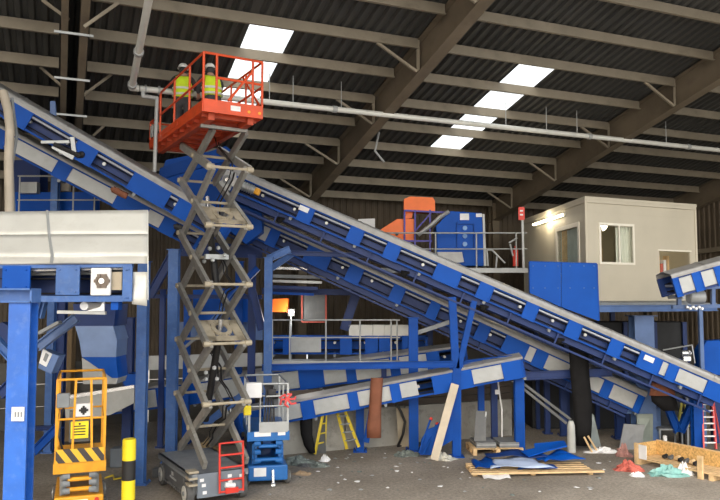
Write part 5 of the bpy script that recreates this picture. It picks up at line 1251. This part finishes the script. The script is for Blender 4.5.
m = MB(); random.seed(4); m.path([on(105, 478, .03)+V((.12*k, .18*math.sin(k*1.9), .02*(k % 2))) for k in range(7)], .02, 6); solo(m, 'yellow_cable', LYEL, 'tangled yellow cable on the floor behind the bollard', 'cable', smooth=True)
m = MB(); c = on(152, 478); m.bb(c, c+V((.25, .2, .2))); solo(m, 'dark_carton', CHAS, 'dark carton on the floor left of the tall lift', 'box', bevel=.02)
m = MB(); m.path([at(497, 372, 17.5), at(499, 390, 17.5), at(502, 410, 17.5), at(502, 440, 17.5)], .02, 6); m.box(at(497, 392, 17.48), (.1, .03, .12)); solo(m, 'white_cable', PAPER, 'white cable with a tag hanging behind the rear pallet', 'cable')
# scattered litter
random.seed(21)
spots = [(385, 454), (400, 464), (355, 462), (338, 468), (372, 476), (425, 463), (412, 473), (350, 455), (365, 448), (520, 462), (610, 462), (598, 478), (345, 480), (330, 490), (300, 478),
         (440, 487), (465, 492), (392, 470), (318, 472), (361, 490), (483, 488), (540, 492), (308, 460), (376, 450), (604, 470), (420, 480), (296, 466), (590, 490), (270, 495), (403, 458), (448, 468), (335, 459), (352, 472), (388, 488)]+[(random.uniform(290, 600), 458+random.random()**2*38) for _ in range(40)]
for k, (x, y) in enumerate(spots):
    c = on(x, y); sz = random.uniform(.03, .09); m = MB(); t = random.uniform(0, 3); R = Matrix.Rotation(t, 3, 'Z')
    vs = [c+R @ V((sz*math.cos(i*PI/3)*random.uniform(.6, 1.2), sz*.7*math.sin(i*PI/3)*random.uniform(.6, 1.2), .003+random.uniform(0, .02))) for i in range(6)]
    m.add([c+V((0, 0, .03))]+vs+[c+V((0, 0, .001))], [(0, 1+i, 1+(i+1) % 6) for i in range(6)]+[(7, 1+(i+1) % 6, 1+i) for i in range(6)])
    solo(m, 'litter_scrap', [PAPER, PANELW, RUBB][k % 3], '%s scrap of litter lying on the bare concrete floor' % ['white', 'pale grey', 'dull green'][k % 3], 'litter', '%s scraps on the floor' % ['white', 'pale grey', 'dull green'][k % 3])
# ================================================================== LIGHT
wd = bpy.data.worlds.new('World'); S.world = wd; wd.use_nodes = True
nt = wd.node_tree; bg = nt.nodes['Background']
sky = nt.nodes.new('ShaderNodeTexSky'); sky.sky_type = 'NISHITA'; sky.sun_disc = False; sky.sun_elevation = math.radians(35); sky.sun_rotation = math.radians(200); sky.air_density = 1.5; sky.dust_density = 4
mx = nt.nodes.new('ShaderNodeMix'); mx.data_type = 'RGBA'; mx.inputs['Factor'].default_value = .8
mx.inputs['B'].default_value = (1.0, .98, .95, 1)
sc = nt.nodes.new('ShaderNodeVectorMath'); sc.operation = 'SCALE'; sc.inputs['Scale'].default_value = .3
nt.links.new(sky.outputs[0], sc.inputs[0]); nt.links.new(sc.outputs[0], mx.inputs['A'])
nt.links.new(mx.outputs['Result'], bg.inputs['Color']); bg.inputs['Strength'].default_value = 2.1
sl = bpy.data.lights.new('sun', 'SUN'); sl.energy = 2.4; sl.angle = math.radians(14); sl.color = (1, .96, .9)
so = bpy.data.objects.new('sun', sl); COL.objects.link(so)
dirn = V((.25, .8, -.95)).normalized(); so.rotation_euler = dirn.to_track_quat('-Z', 'Y').to_euler(); so.location = (0, -5, 12)
def lamp(name, loc, en, col, size=.3, rot=None):
    l = bpy.data.lights.new(name, 'AREA' if rot else 'POINT'); l.energy = en; l.color = col
    if rot: l.size = size
    else: l.shadow_soft_size = size
    o = bpy.data.objects.new(name, l); COL.objects.link(o); o.location = loc
    if rot: o.rotation_euler = rot
    return o
lamp('cabin_lamp_light', (pc[0]+pc[2])/2+V((0, 0, Hc-.35)), 45, (1, .85, .6), .15)
lamp('floodlight_light', at(291, 313, 19.3), 30, (1, .95, .85), .08)
lamp('tube_light_light', p0+sd_*((tl0+tl1)/2)+V((-.25, 0, tb[1]-.05)), 22, (1, .85, .6), .1)
vs_ = S.view_settings; vs_.view_transform = 'Standard'; vs_.look = 'None'; vs_.gamma = 1; vs_.use_curve_mapping = False; vs_.exposure = .35
